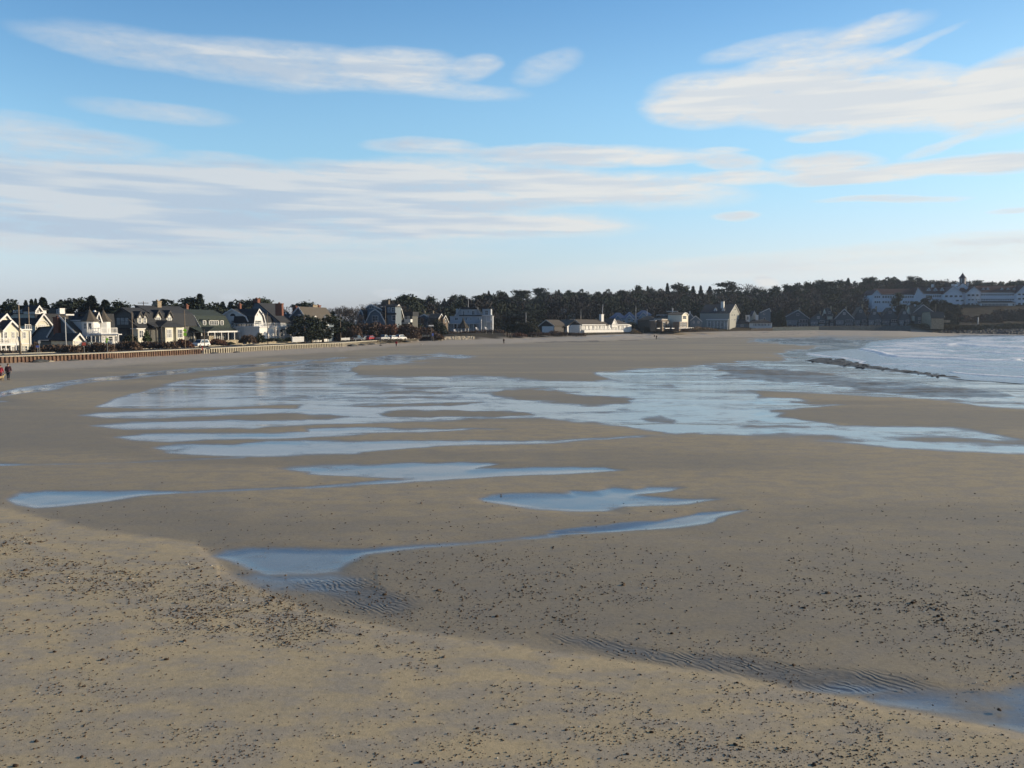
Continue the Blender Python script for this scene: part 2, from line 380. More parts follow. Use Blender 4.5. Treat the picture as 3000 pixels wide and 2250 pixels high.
def build_ground():
    py = np.concatenate([np.arange(3400, 2300, -12), np.arange(2300, 1300, -3.0), np.arange(1300, 1085, -1.5), np.arange(1085, 992, -1.0)])
    ys = [CAMZ/ -(ray(1500, p).z/ray(1500, p).y) for p in py]
    y = ys[-1]
    while y < 760: y += 2.2; ys.append(y)
    while y < 6000: y *= 1.06; ys.append(y)
    ys = np.array(ys)
    qs = np.concatenate([-np.geomspace(9000, 260, 26), np.arange(-240, 3240, 5.0), 3000+np.geomspace(260, 9000, 30)])
    Q, Y = np.meshgrid(qs, ys); X = (Q-1500)/FH*Y
    shp = X.shape; x = X.ravel(); y = Y.ravel()
    z = gz(x, y)
    px, py = proj(x, y, np.zeros_like(x))       # outlines were drawn on the plane z = 0
    r = y/shoreD(Q.ravel())
    # streaky edges
    nx = (fbm(x/3.0, y/9.0, 5)-.5); ny = (fbm(x/5.0+9, y/7.0, 11)-.5)
    amp = np.interp(py, [980, 1100, 1300, 1500, 1900], [5, 4, 3, 5, 12])
    rg = 1+2.2*sm((px-650)/700)*(py < 1560)
    qx = px+nx*60*rg; qy = py+ny*amp*1.2*rg+(fbm(x/2.2, y/3.0, 15)-.5)*4*(rg-1)
    wet = np.zeros_like(x); soft = np.zeros_like(x)
    for poly, s, w in WET:
        wet = np.maximum(wet, w*region(qx, qy, poly, s*2.0+4))
        soft = np.maximum(soft, w*region(px, py, poly, s*3.5+10))
    dry = np.zeros_like(x)
    for poly, s, w in DRY: dry = np.maximum(dry, w*region(qx, qy, poly, s*2.2+4))
    wet = wet*(1-dry)
    wet = np.where(r > .97, 0, wet)
    st = fbm(x/17, y/3.2, 61, 5)-.5; far = sm((y-42)/25)
    wet = np.clip(wet+2.2*st*soft*far*(wet > .01)+.8*np.maximum(st-.06, 0)*soft*far, 0, 1)
    sea = region(px, py+2, SEAP, 26, 200)
    # darker damp sand on the far side of the near bar's edge
    K = 1.3562
    ex = np.array([-300,0,200,420,520,700,900,1080,1400,1700,1900,2212,2600])*K
    ey = np.array([1060,1100,1150,1182,1262,1335,1372,1398,1445,1490,1535,1600,1680])*K
    e = np.interp(px+nx*70, ex, ey)-py+ny*34+(fbm(x/.5,y/.5,19)-.5)*14           # > 0 : beyond the edge
    damp = np.where(e > 0, sm(e/22)*(0.42+0.58*np.exp(-np.maximum(e, 0)/110)), 0)
    damp = np.maximum(damp, 0.75*soft)
    dryb = sm((r-0.80)/0.1)                            # dry pale sand along the top of the beach
    damp = damp*(1-0.85*dryb)
    # wet dark hollows where the ripples lie
    rip = np.maximum.reduce([region(px, py, C3([(-900,800),(-500,830),(0,925),(450,935),(700,1000),(1000,1020),(1500,1070),(1650,1140),(1200,1175),(700,1140),(300,1060),(0,1015),(-500,925),(-800,850)]), 55),
        region(px, py, C2([(620,440),(1000,430),(1300,560),(1400,620),(1250,680),(1000,650),(760,540),(600,490)]), 55)])
    rock = region(px, py, CR([(430,270),(560,245),(740,250),(900,290),(1100,322),(1500,368),(1740,410),(1500,400),(1100,350),(800,318),(600,296)]), 5)
    rock = np.maximum(rock, 0.55*region(qx, qy, CR([(-300,300),(300,330),(900,420),(1500,470),(2100,540),(2100,580),(1400,560),(700,480),(200,440),(-300,400)]), 18))
    for pl, k_ in (([(1500,1006),(1700,999),(1900,993),(2200,985),(2500,978),(2500,980),(2200,988),(1900,997),(1700,1004),(1500,1010)],.8),
                   ([(2100,977),(2300,975),(2500,972),(2700,970),(2700,973),(2500,976),(2300,979),(2100,981)],.8), ([(1180,1016),(1500,1000),(1500,1002),(1180,1019)],.5), ([(700,1032),(1000,1022),(1150,1017),(1150,1019),(1000,1025),(700,1035)],.45), ([(60,1092),(600,1052),(600,1055),(60,1096)],.35)):
        rock = np.maximum(rock, k_*region(qx, py+ny*5, pl, 6)*sm((fbm(x/9, y/3, 91)-.36)/.15)*.75)
    wet = wet*(1-.9*rock); soft = soft*(1-.8*rock)
    bars = sm((fbm(x/26, y/6.5, 77, 4)-.42)/.2)
    damp = np.clip(damp+.45*(1-bars)*(e > 0)*(r < .85)*sm(e/120), 0, 1)
    relief = 0.05*(fbm(x/14, y/10, 21)-.5)+0.018*(fbm(x/1.6, y/1.6, 33, 3)-.5)
    relief = relief+np.where((rip > 0) | (y < 60), 0.0, 0)
    z = z+np.where(r < 1, relief-0.055*soft+.05*(bars-.5)*sm((y-30)/30), 0)
    z = z-np.where(r < 1, .4*sea, 0)
    z = z+np.where(r < 1, np.where(r > .6, .35, 1)*rock*0.22*(vnoise(x/.8, y/1.2, 3)-.2), 0)
    # the foot of the near bar: a low step down into the channel
    z = z-np.where((e > -40) & (r < .8), 0.025*sm((e+20)/50)*np.exp(-np.maximum(e-30, 0)/160), 0)
    z = z+np.where(r < .97, 0.016*rip*(fbm(x/.42, y/.22, 87, 3)-.5)*sm((60-y)/20), 0)
    # upper beach: scuffed, uneven
    z = z+np.where((r > .86) & (r < 1), 0.06*(vnoise(x/1.3, y/1.3, 8)-.5)+0.05*(vnoise(x/.5, y/.5, 9)-.5), 0)
    land = sm((r-1.0)/.012)
    z = z+land*0.5*(fbm(x/20, y/20, 2)-.5)*sm((y-shoreD(Q.ravel())-30)/40)
    nr, nc = shp
    idx = np.arange(nr*nc).reshape(nr, nc)
    faces = np.stack([idx[:-1, :-1], idx[:-1, 1:], idx[1:, 1:], idx[1:, :-1]], -1).reshape(-1, 4)
    o = np_mesh('beach_ground', np.stack([x, y, z], 1), faces, sand_mat(),
        dict(wsoft=soft*(1-.75*dry)*(r < .97), wet=wet, damp=damp, rip=rip, land=land, dryb=dryb, rock=rock))
    o['kind'] = 'structure'
    return o

def attr(t, n):
    a = N(t, 'ShaderNodeAttribute', attribute_name=n); return a.outputs['Fac']
def sand_mat():
    m = bpy.data.materials.new('sand'); m.use_nodes = True; t = m.node_tree; b = t.nodes['Principled BSDF']
    g = N(t, 'ShaderNodeNewGeometry'); P = g.outputs['Position']
    wet, damp, rip, land, dryb, rock = [attr(t, k) for k in ('wet', 'damp', 'rip', 'land', 'dryb', 'rock')]
    big = NOISE(t, MAPV(t, P, (.10, .16, .1)), 1, 5, .6)
    mid = NOISE(t, MAPV(t, P, (.9, 1.6, 1)), 1, 5, .6)
    fine = NOISE(t, P, 9, 4, .65)
    grain = NOISE(t, P, 60, 3, .7)
    streak = NOISE(t, MAPV(t, P, (.7, 1.1, 1), (4, 7, 0)), 1, 6, .65, .4)
    c = MIX(t, MR(t, big, .35, .65), (.440, .350, .218), (.520, .400, .228))
    c = MIX(t, MR(t, mid, .40, .62, 0, .75), c, (.350, .300, .235))
    c = MIX(t, M(t, 'MULTIPLY', dryb, .75), c, (.45, .39, .32))
    dm = M(t, 'ADD', damp, M(t, 'MULTIPLY', M(t, 'SUBTRACT', big, .5), M(t, 'MULTIPLY', damp, 1.2)), clamp=True)
    c = MIX(t, M(t, 'MULTIPLY', dm, .78), c, (.225, .185, .128))
    ws = attr(t, 'wsoft')
    st2 = NOISE(t, MAPV(t, P, (.20, .26, 1), (14, 3, 0)), 1, 6, .65, .5)
    stk = M(t, 'ADD', M(t, 'MULTIPLY', streak, .4), M(t, 'MULTIPLY', st2, .6))
    wv = M(t, 'ADD', M(t, 'MULTIPLY', wet, .72), M(t, 'MULTIPLY', ws, .26))
    wv = M(t, 'ADD', wv, M(t, 'MULTIPLY', M(t, 'SUBTRACT', stk, .5), M(t, 'MULTIPLY', ws, 3.0)))
    wv = M(t, 'ADD', wv, M(t, 'MULTIPLY', M(t, 'MULTIPLY', rip, .75), M(t, 'SUBTRACT', stk, .1)))
    w = MR(t, wv, .08, .95)
    c = MIX(t, M(t, 'MULTIPLY', rip, .6), c, (.10, .092, .080))
    c = MIX(t, w, c, (.105, .115, .135))  # wet sand tinted blue: some of the sky's reflection is put into the colour
    c = MIX(t, MR(t, M(t, 'MULTIPLY', rock, MR(t, fine, .35, .6, .3, 1.3)), .35, .8), c, (.035, .033, .030))
    landc = MIX(t, MR(t, NOISE(t, P, .15, 5, .65), .4, .65), (.050, .042, .030), (.085, .070, .046))
    c = MIX(t, land, c, landc)
    sp = MR(t, grain, .25, .75, .82, 1.18)
    sp2 = M(t, 'MULTIPLY', sp, MR(t, fine, .25, .75, .90, 1.10))
    vm = N(t, 'ShaderNodeVectorMath', operation='SCALE'); t.links.new(c, vm.inputs[0]); t.links.new(sp2, vm.inputs['Scale'])
    t.links.new(vm.outputs[0], b.inputs['Base Color'])
    rg = M(t, 'ADD', M(t, 'MULTIPLY', dm, -.22), .86)
    rmix = N(t, 'ShaderNodeMix', data_type='FLOAT'); t.links.new(w, rmix.inputs[0]); t.links.new(rg, rmix.inputs[2]); rmix.inputs[3].default_value = .13
    t.links.new(rmix.outputs[0], b.inputs['Roughness'])
    im = N(t, 'ShaderNodeMix', data_type='FLOAT'); t.links.new(w, im.inputs[0]); im.inputs[2].default_value = 1.36; im.inputs[3].default_value = 1.72; t.links.new(im.outputs[0], b.inputs['IOR'])
    spc = N(t, 'ShaderNodeMix', data_type='FLOAT'); t.links.new(land, spc.inputs[0]); spc.inputs[2].default_value = .5; spc.inputs[3].default_value = .1
    t.links.new(spc.outputs[0], b.inputs['Specular IOR Level'])
    hh = M(t, 'ADD', M(t, 'MULTIPLY', fine, .6), M(t, 'MULTIPLY', grain, .15))
    hw = M(t, 'MULTIPLY', hh, M(t, 'SUBTRACT', 1.0, M(t, 'MULTIPLY', w, .965)))
    bp = N(t, 'ShaderNodeBump'); bp.inputs['Strength'].default_value = .6; bp.inputs['Distance'].default_value = .02
    t.links.new(hw, bp.inputs['Height'])
    wvn = N(t, 'ShaderNodeTexWave', wave_type='BANDS', bands_direction='Y'); t.links.new(MAPV(t, P, (1, 1, 1), (0, 0, 0), .9), wvn.inputs[0])
    wvn.inputs['Scale'].default_value = 2.4; wvn.inputs['Distortion'].default_value = 12; wvn.inputs['Detail'].default_value = 2; wvn.inputs['Detail Scale'].default_value = .7
    b2 = N(t, 'ShaderNodeBump'); b2.inputs['Distance'].default_value = .03
    t.links.new(M(t, 'MULTIPLY', rip, .55), b2.inputs['Strength']); t.links.new(M(t, 'ADD', M(t, 'MULTIPLY', wvn.outputs['Fac'], MR(t, NOISE(t, P, 1.1, 3, .5), .40, .62, .05, .75)), M(t, 'MULTIPLY', NOISE(t, MAPV(t, P, (3.2, 6.5, 3), (1, 2, 0), .35), 1, 3, .5), 1.6)), b2.inputs['Height'])
    t.links.new(bp.outputs[0], b2.inputs['Normal']); t.links.new(b2.outputs[0], b.inputs['Normal'])
    return m

def build_sea():
    py = np.concatenate([np.arange(2600, 1300, -14), np.arange(1300, 1140, -3), np.arange(1140, 972, -.6)])
    ys = np.array([CAMZ/-(ray(1500, p).z/ray(1500, p).y) for p in py])
    qs = np.concatenate([np.arange(2250, 3200, 3.0), 3000+np.geomspace(203, 60000, 60)])
    Q, Y = np.meshgrid(qs, ys); X = (Q-1500)/FH*Y; x = X.ravel(); y = Y.ravel()
    px, py = proj(x, y, np.zeros_like(x))
    s = region(px, py, SEAP, 22, 300)
    z = 0.05*(fbm(x/6, y/3, 3)-.5)+.12*(fbm(x/14+3, y/5, 13)-.5)*s
    z = z+.02
    foam = np.zeros_like(x)
    lines = [([(925,180),(1000,192),(1100,222),(1200,240),(1350,246),(1600,256),(1800,266),(1960,270),(2160,268)],4.5,1.0,.34),
             ([(1600,142),(1680,132),(1760,140),(1850,152),(1960,156),(2100,166),(2400,176)],5,.85,.42),
             ([(1650,368),(1800,384),(1950,394),(2100,402),(2300,410),(3000,440)],3.2,.9,.16),
             ([(480,214),(600,232),(720,240),(900,272),(900,296)],3,.55,.0),
             ([(1280,318),(1500,310),(1700,306),(1900,318),(2300,330)],4,.35,.15),
             ([(1400,92),(1700,86),(2100,80),(2600,78)],4,.35,.2),
             ([(1780,110),(2000,118),(2300,112)],4,.6,.3), ([(1000,300),(1300,296),(1600,330),(2000,350)],3.5,.45,.08), ([(1100,150),(1300,168),(1600,190)],4,.5,.15), ([(1900,200),(2100,214),(2500,220)],4.5,.6,.25)]
    fx = px+14*(fbm(x/3, y/3, 31)-.5); fy = py+1.6*(fbm(x/2, y/3, 37)-.5)
    for pl, wd, st, hgt in lines:
        P = np.array(CR(pl)); k = 6.0
        d2 = np.full(x.shape, 1e9); 
        m = (px > P[:, 0].min()-30) & (px < P[:, 0].max()+30) & (py > P[:, 1].min()-8) & (py < P[:, 1].max()+8)
        for i in range(len(P)-1):
            a = P[i]*[1, k]; e = P[i+1]*[1, k]-a
            tt = np.clip(((fx[m]-a[0])*e[0]+(fy[m]*k-a[1])*e[1])/(e@e), 0, 1)
            d2[m] = np.minimum(d2[m], (fx[m]-a[0]-tt*e[0])**2+(fy[m]*k-a[1]-tt*e[1])**2)
        d = np.sqrt(d2)
        foam = np.maximum(foam, 1.5*st*np.exp(-(d/(wd*2.6))**2)*sm((vnoise(x/1.3, y/1.3, 5)-.05)/.35))
        z = z+hgt*np.exp(-(d/14)**2)
    patch = sm((fbm(x/6, y/8, 71)-.45)/.2)
    foam = np.maximum(foam, 0.75*patch*s*region(px, py, CR([(900,100),(2700,50),(2700,300),(1100,240)]), 30))
    nr, nc = X.shape; idx = np.arange(nr*nc).reshape(nr, nc)
    faces = np.stack([idx[:-1, :-1], idx[:-1, 1:], idx[1:, 1:], idx[1:, :-1]], -1).reshape(-1, 4)
    keep = (s[faces] > .02).any(1)
    faces = faces[keep]
    used = np.unique(faces); mp = np.full(nr*nc, -1); mp[used] = np.arange(len(used)); faces = mp[faces]
    m = bpy.data.materials.new('sea_water'); m.use_nodes = True; t = m.node_tree; b = t.nodes['Principled BSDF']
    g = N(t, 'ShaderNodeNewGeometry'); P = g.outputs['Position']
    fo = attr(t, 'foam')
    fz = M(t, 'MULTIPLY', fo, MR(t, NOISE(t, P, 2.2, 5, .7), .3, .62, .55, 1.35), clamp=True)
    c = MIX(t, MR(t, NOISE(t, MAPV(t, P, (.05, .12, 1)), 1, 3, .6), .3, .7), (.18, .235, .31), (.28, .32, .37))
    c = MIX(t, fz, c, (.92, .92, .92))
    t.links.new(c, b.inputs['Base Color'])
    t.links.new(M(t, 'ADD', M(t, 'MULTIPLY', fz, .6), .17), b.inputs['Roughness'])
    b.inputs['IOR'].default_value = 1.333
    bp = N(t, 'ShaderNodeBump'); bp.inputs['Strength'].default_value = .55; bp.inputs['Distance'].default_value = .25
    h = M(t, 'ADD', NOISE(t, MAPV(t, P, (.45, 1.0, 1)), 1, 5, .6), M(t, 'MULTIPLY', NOISE(t, P, 3.5, 4, .6), .35))
    t.links.new(h, bp.inputs['Height']); t.links.new(bp.outputs[0], b.inputs['Normal'])
    o = np_mesh('sea_water', np.stack([x, y, z], 1)[used], faces, m, dict(foam=foam[used]))
    o['kind'] = 'structure'
build_ground(); build_sea()
# ------------------------------------------------------------------ materials of the buildings
WHITE = mat('white_paint', (.74, .73, .70), .6, .05, 2, lines=.25, linescale=5)
WTRIM = mat('white_trim', (.70, .69, .67), .55, .04, 3)
CREAM = mat('cream_clapboard', (.64, .61, .50), .65, .06, 2, lines=.25, linescale=5)
SHNG = mat('grey_shingle_wall', (.105, .105, .095), .85, .22, 5, bump=.3)
BSHNG = mat('brown_shingle_wall', (.155, .120, .088), .85, .25, 5, bump=.3)
BLUEW = mat('grey_blue_clapboard', (.14, .175, .205), .7, .10, 3, lines=.2, linescale=5)
ROOFD = mat('dark_roof_shingle', (.034, .036, .040), .92, .25, 6, bump=.4)
ROOFG = mat('green_roof_shingle', (.034, .046, .038), .92, .25, 6, bump=.4)
ROOFB = mat('brown_roof_shingle', (.10, .085, .068), .9, .25, 6, bump=.4)
ROOFR = mat('red_roof_shingle', (.075, .036, .034), .85, .2, 5, bump=.3)
BRICK = mat('red_brick', (.19, .078, .052), .85, .25, 8, bump=.4)
STONE = mat('pale_fieldstone', (.38, .32, .22), .9, .35, 2.5, c2=(.20, .17, .13), c2amt=.8, c2scale=2, bump=.5)
TANST = mat('tan_chimney_stone', (.30, .24, .17), .9, .3, 3, bump=.4)
CONC = mat('pale_concrete', (.46, .42, .33), .85, .12, 1.5)
ASPH = mat('asphalt', (.060, .060, .062), .9, .2, 3)
RUST = mat('rusty_steel', (.150, .088, .062), .8, .30, 1.5, c2=(.21, .145, .095), c2amt=.7, c2scale=.8, bump=.3)
DARKP = mat('dark_timber', (.060, .050, .042), .9, .25, 2)
PILEW = mat('weathered_timber', (.42, .38, .30), .85, .15, 2)
GLASS = mat('window_glass', (.045, .055, .065), .12, .3, .8, spec=.6)
CURT = mat('curtained_glass', (.26, .27, .27), .25, .25, 1.2, spec=.6)
POLE = mat('weathered_pole_wood', (.23, .18, .13), .85, .2, 3)
METAL = mat('galvanised_metal', (.38, .38, .37), .45, .1, 3, metal=.6)
TRED = mat('dark_red_trim', (.12, .03, .028), .7, .1, 3)
DTRIM = mat('dark_trim', (.045, .04, .038), .7, .1, 3)
def offline(pts, d):
    """a polyline moved sideways by d (left of its direction is positive)"""
    n = len(pts); out = []
    for i in range(n):
        ns = []
        for a, b in ((i-1, i), (i, i+1)):
            if a < 0 or b >= n: continue
            dx, dz = pts[b][0]-pts[a][0], pts[b][1]-pts[a][1]; L = math.hypot(dx, dz) or 1
            ns.append((-dz/L, dx/L))
        nx = sum(v[0] for v in ns)/len(ns); nz = sum(v[1] for v in ns)/len(ns)
        k = nx*nx+nz*nz
        k = max(k, .35)
        out.append((pts[i][0]+nx/k*d, pts[i][1]+nz/k*d))
    return out
def extend(pts, e):
    p = [tuple(q) for q in pts]
    for i, j in ((0, 1), (-1, -2)):
        dx, dz = p[i][0]-p[j][0], p[i][1]-p[j][1]; L = math.hypot(dx, dz) or 1
        p[i] = (p[i][0]+dx/L*e, p[i][1]+dz/L*e)
    return p

class House:
    """local x runs to the right along the face turned to the camera, local y away from it"""
    def __init__(h, name, label, cat, px, D, base, ang=-15.0, group=None, wall=WHITE, roof=ROOFD, trim=WTRIM, far=False):
        p = at_depth(px, 950, D); h.a = math.radians(ang); h.base = base
        h.e = empty(name, (p.x, p.y, base), h.a); h.o = Vector((p.x, p.y, base))
        tag(h.e, label, cat, group)
        h.wall, h.roof, h.trim, h.far = wall, roof, trim, far
        h.dx = Vector((math.cos(h.a), math.sin(h.a), 0)); h.dy = Vector((-math.sin(h.a), math.cos(h.a), 0))
        h.W = MB(); h.R = {}; h.T = MB(); h.wm = []; h.nroof = 0
    def hit(h, kind, c, px, py):
        r = ray(px, py); n = h.dy if kind == 'A' else h.dx; d = h.dx if kind == 'A' else h.dy
        o = h.o+n*c; s = (o-cam.location).dot(n)/r.dot(n)
        P = cam.location+r*s-h.o
        return P.dot(d), P.z
    def fn(h, kind):
        return (lambda p, a: (p[0], a, p[1])) if kind == 'A' else (lambda p, a: (a, p[0], p[1]))
    def pts(h, kind, c, l): return [h.hit(kind, c, x, y) for x, y in l]
    def mi(h, m):
        if m not in h.wm: h.wm.append(m)
        return h.wm.index(m)
    def gab(h, kind, c, pix, depth, wall=None, roof=None, trim=None, zb=None, loc=None, over=.35, th=.16, rake=True, name='roof'):
        wall = wall or h.wall; roof = roof or h.roof; trim = trim or h.trim
        pt = loc if loc else h.pts(kind, c, pix)
        if pt[0][0] > pt[-1][0]: pt = pt[::-1]
        zb = 0.0 if zb is None else zb
        f = h.fn(kind); s = 1 if kind == 'A' else -1
        c1 = c+s*depth
        poly = [(pt[0][0], zb)]+pt+[(pt[-1][0], zb)]
        h.W.prism(poly, f, c, c1, h.mi(wall))
        up = offline(extend(pt, over), .02); up2 = offline(extend(pt, over), .02+th)
        R = MB(); R.prism(up+up2[::-1], f, c-s*over, c1+s*over*.6)
        ro = R.build(name, roof, h.e); h.lastroof = ro
        if rake:
            lo = offline(extend(pt, over+.02), -.12); hi = offline(extend(pt, over+.02), .05+th)
            T = MB(); T.prism(lo+hi[::-1], f, c-s*(over+.03), c-s*(over+.09), 0); T.build('trim', trim, h.e)
        return pt
    def flat(h, kind, c, pix, depth, wall=None, roof=None, zb=None, over=.25, th=.25, name='roof', noroof=False):
        """flat-topped block: pix = (px0, px1, py_top at px0)"""
        x0, x1, y = pix; a = h.hit(kind, c, x0, y); b = h.hit(kind, c, x1, y)
        s = 1 if kind == 'A' else -1; f = h.fn(kind); zt = a[1]; zb = 0 if zb is None else zb
        h.W.prism([(a[0], zb), (b[0], zb), (b[0], zt), (a[0], zt)], f, c, c+s*depth, h.mi(wall or h.wall))
        if not noroof:
            R = MB(); lo, hi = min(a[0], b[0])-over, max(a[0], b[0])+over
            R.prism([(lo, zt+.01), (hi, zt+.01), (hi, zt+th), (lo, zt+th)], f, c-s*over, c+s*(depth+over))
            R.build(name, roof or h.trim, h.e)
        return a, b
    def hip(h, kind, c, pix, depth, ridge_py, roof=None, inset=.9, zb=None, wall=None, over=.4, walls=True):
        x0, x1, y = pix; a = h.hit(kind, c, x0, y); b = h.hit(kind, c, x1, y); zt = a[1]
        s = 1 if kind == 'A' else -1; f = h.fn(kind); lo, hi = sorted((a[0], b[0]))
        xm = (x0+x1)/2
        zr = h.hit(kind, c+s*depth/2, xm, ridge_py)[1]
        if walls: h.W.prism([(lo, zb or 0), (hi, zb or 0), (hi, zt), (lo, zt)], f, c, c+s*depth, h.mi(wall or h.wall))
        ins = min(depth/2*inset, (hi-lo)/2*.98); lo -= over; hi += over; c0 = c-s*over; c1 = c+s*(depth+over); cm = (c0+c1)/2
        v = [f((lo, zt), c0), f((hi, zt), c0), f((hi, zt), c1), f((lo, zt), c1), f((lo, zt-.12), c0), f((hi, zt-.12), c0), f((hi, zt-.12), c1), f((lo, zt-.12), c1),
             f((lo+ins, zr), cm), f((hi-ins, zr), cm)]
        R = MB(); R.add(v, [(0, 1, 9, 8), (1, 2, 9), (2, 3, 8, 9), (3, 0, 8), (0, 4, 5, 1), (1, 5, 6, 2), (2, 6, 7, 3), (3, 7, 4, 0), (4, 7, 6, 5)])
        h.lastroof = R.build('roof', roof or h.roof, h.e); return zr
    def shed(h, kind, c, p0, p1, run, rise, roof=None, over=.2, th=.12, name='porch_roof'):
        """single slope from the front edge p0-p1 (pixels) back by run, up by rise"""
        a = h.hit(kind, c, *p0); b = h.hit(kind, c, *p1); s = 1 if kind == 'A' else -1; f = h.fn(kind); z = (a[1]+b[1])/2
        lo, hi = sorted((a[0], b[0]))
        v = [f((lo, z), c), f((hi, z), c), f((hi, z+rise), c+s*run), f((lo, z+rise), c+s*run)]
        w = [(q[0], q[1], q[2]-th) for q in v]
        R = MB(); R.add(v+w, [(0, 1, 2, 3), (7, 6, 5, 4), (0, 4, 5, 1), (1, 5, 6, 2), (2, 6, 7, 3), (3, 7, 4, 0)])
        return R.build(name, roof or h.roof, h.e)
    def blk(h, kind, c, p0, p1, depth, m=None, name='trim', zb=None, parent=None, out=0.0):
        """box whose face spans two picture corners"""
        a = h.hit(kind, c, *p0); b = h.hit(kind, c, *p1); s = 1 if kind == 'A' else -1; f = h.fn(kind)
        lo, hi = sorted((a[0], b[0])); z0, z1 = sorted((a[1], b[1])); z0 = z0 if zb is None else zb
        B = MB(); B.prism([(lo, z0), (hi, z0), (hi, z1), (lo, z1)], f, c-s*out, c+s*depth)
        return B.build(name, m or h.trim, parent or h.e)
    def win(h, kind, c, x0, y0, x1, y1, n=1, frame=None, glass=None, bar=True):
        a = h.hit(kind, c, x0, y0); b = h.hit(kind, c, x1, y1); s = 1 if kind == 'A' else -1; f = h.fn(kind)
        lo, hi = sorted((a[0], b[0])); z0, z1 = sorted((a[1], b[1])); t = min(.14, (hi-lo)*.14)
        frame = frame or h.trim; B = MB()
        rect = lambda x0, z0, x1, z1: [(x0, z0), (x1, z0), (x1, z1), (x0, z1)]
        c0, c1 = c-s*.07, c+s*.02
        for q in (rect(lo, z0, lo+t, z1), rect(hi-t, z0, hi, z1), rect(lo+t, z1-t, hi-t, z1), rect(lo+t, z0, hi-t, z0+t)):
            B.prism(q, f, c0, c1)
        for k in range(1, n):
            xm = lo+(hi-lo)*k/n; B.prism(rect(xm-t*.4, z0+t, xm+t*.4, z1-t), f, c0+s*.01, c1)
        if bar and not h.far: 
            zm = (z0+z1)/2; B.prism(rect(lo+t, zm-.03, hi-t, zm+.03), f, c0+s*.02, c1)
        G = B if h.far else MB()
        G.prism(rect(lo+t*.9, z0+t*.9, hi-t*.9, z1-t*.9), f, c-s*.035, c+s*.01, 1 if h.far else 0)
        g = glass or (CURT if rnd.random() < .25 else GLASS)
        if h.far: return B.build('window', [frame, g], h.e)
        o = B.build('window', frame, h.e); G.build('pane', g, o); return o
    def post(h, kind, c, px, py0, py1, r=.09, m=None, z0=None, name='column'):
        a = h.hit(kind, c, px, py0); b = h.hit(kind, c, px, py1); f = h.fn(kind)
        za = min(a[1], b[1]) if z0 is None else z0
        B = MB(); x = a[0]; B.prism([(x-r, za), (x+r, za), (x+r, max(a[1], b[1])), (x-r, max(a[1], b[1]))], f, c-r, c+r)
        return B.build(name, m or h.trim, h.e)
    def rail(h, kind, c, p0, p1, hgt=1.0, m=None, sp=.35):
        a = h.hit(kind, c, *p0); b = h.hit(kind, c, *p1); f = h.fn(kind); B = MB(); z = a[1]
        lo, hi = sorted((a[0], b[0]))
        R = lambda x0, z0, x1, z1, d=.03: B.prism([(x0, z0), (x1, z0), (x1, z1), (x0, z1)], f, c-d, c+d)
        R(lo, z+hgt-.09, hi, z+hgt, .06); R(lo, z+.08, hi, z+.16)
        n = max(2, int((hi-lo)/sp))
        for k in range(n+1):
            x = lo+(hi-lo)*k/n; w = .07 if k % 6 == 0 else .045
            R(x-w, z, x+w, z+hgt-.08 if k % 6 else z+hgt+.08, .045 if k % 6 == 0 else .025)
        return B.build('railing', m or h.trim, h.e)
    def chim(h, kind, c, x0, y0, x1, y1, depth, m=BRICK, parent=None):
        a = h.hit(kind, c, x0, y0); b = h.hit(kind, c, x1, y1); s = 1 if kind == 'A' else -1; f = h.fn(kind)
        lo, hi = sorted((a[0], b[0])); z0, z1 = sorted((a[1], b[1])); B = MB()
        B.prism([(lo, z0-.8), (hi, z0-.8), (hi, z1), (lo, z1)], f, c, c+s*depth)
        B.prism([(lo-.1, z1), (hi+.1, z1), (hi+.1, z1+.2), (lo-.1, z1+.2)], f, c-s*.1, c+s*(depth+.1))
        xm = (lo+hi)/2; B.prism([(xm-.2, z1+.2), (xm+.2, z1+.2), (xm+.15, z1+.5), (xm-.15, z1+.5)], f, c+s*(depth/2-.2), c+s*(depth/2+.2))
        return B.build('chimney', m, parent or h.e)
    def cone(h, kind, c, px, apex, base_py, r, n=8, m=None, flare=True):
        """turret roof over the point (px, base_py) of the plane"""
        a = h.hit(kind, c, px, apex); b = h.hit(kind, c, px, base_py); x = a[0]; za, zb = a[1], b[1]
        cc = (x, c) if kind == 'A' else (c, x)
        H = za-zb; B = MB()
        prof = [(r*1.12, zb-.06), (r*1.14, zb), (r*.80, zb+H*.22), (r*.50, zb+H*.48), (r*.22, zb+H*.78), (.03, za)] if flare else [(r*1.1, zb-.06), (r*1.1, zb), (.03, za)]
        B.lathe(prof, cc, n); B.tube((cc[0], cc[1], za-.1), (cc[0], cc[1], za+H*.22), .04)
        return B.build('turret_roof', m or h.roof, h.e)
    def drum(h, kind, c, px, top, bot, r, n=8, m=None, name='turret_wall', z0=None):
        a = h.hit(kind, c, px, top); b = h.hit(kind, c, px, bot); x = a[0]; cc = (x, c) if kind == 'A' else (c, x)
        B = MB(); B.lathe([(r, b[1] if z0 is None else z0), (r, a[1])], cc, n); return B.build(name, m or h.wall, h.e)
    def done(h):
        h.W.build('wall', h.wm, h.e)
        if h.T.v: h.T.build('trim', h.trim, h.e)
        return h.e
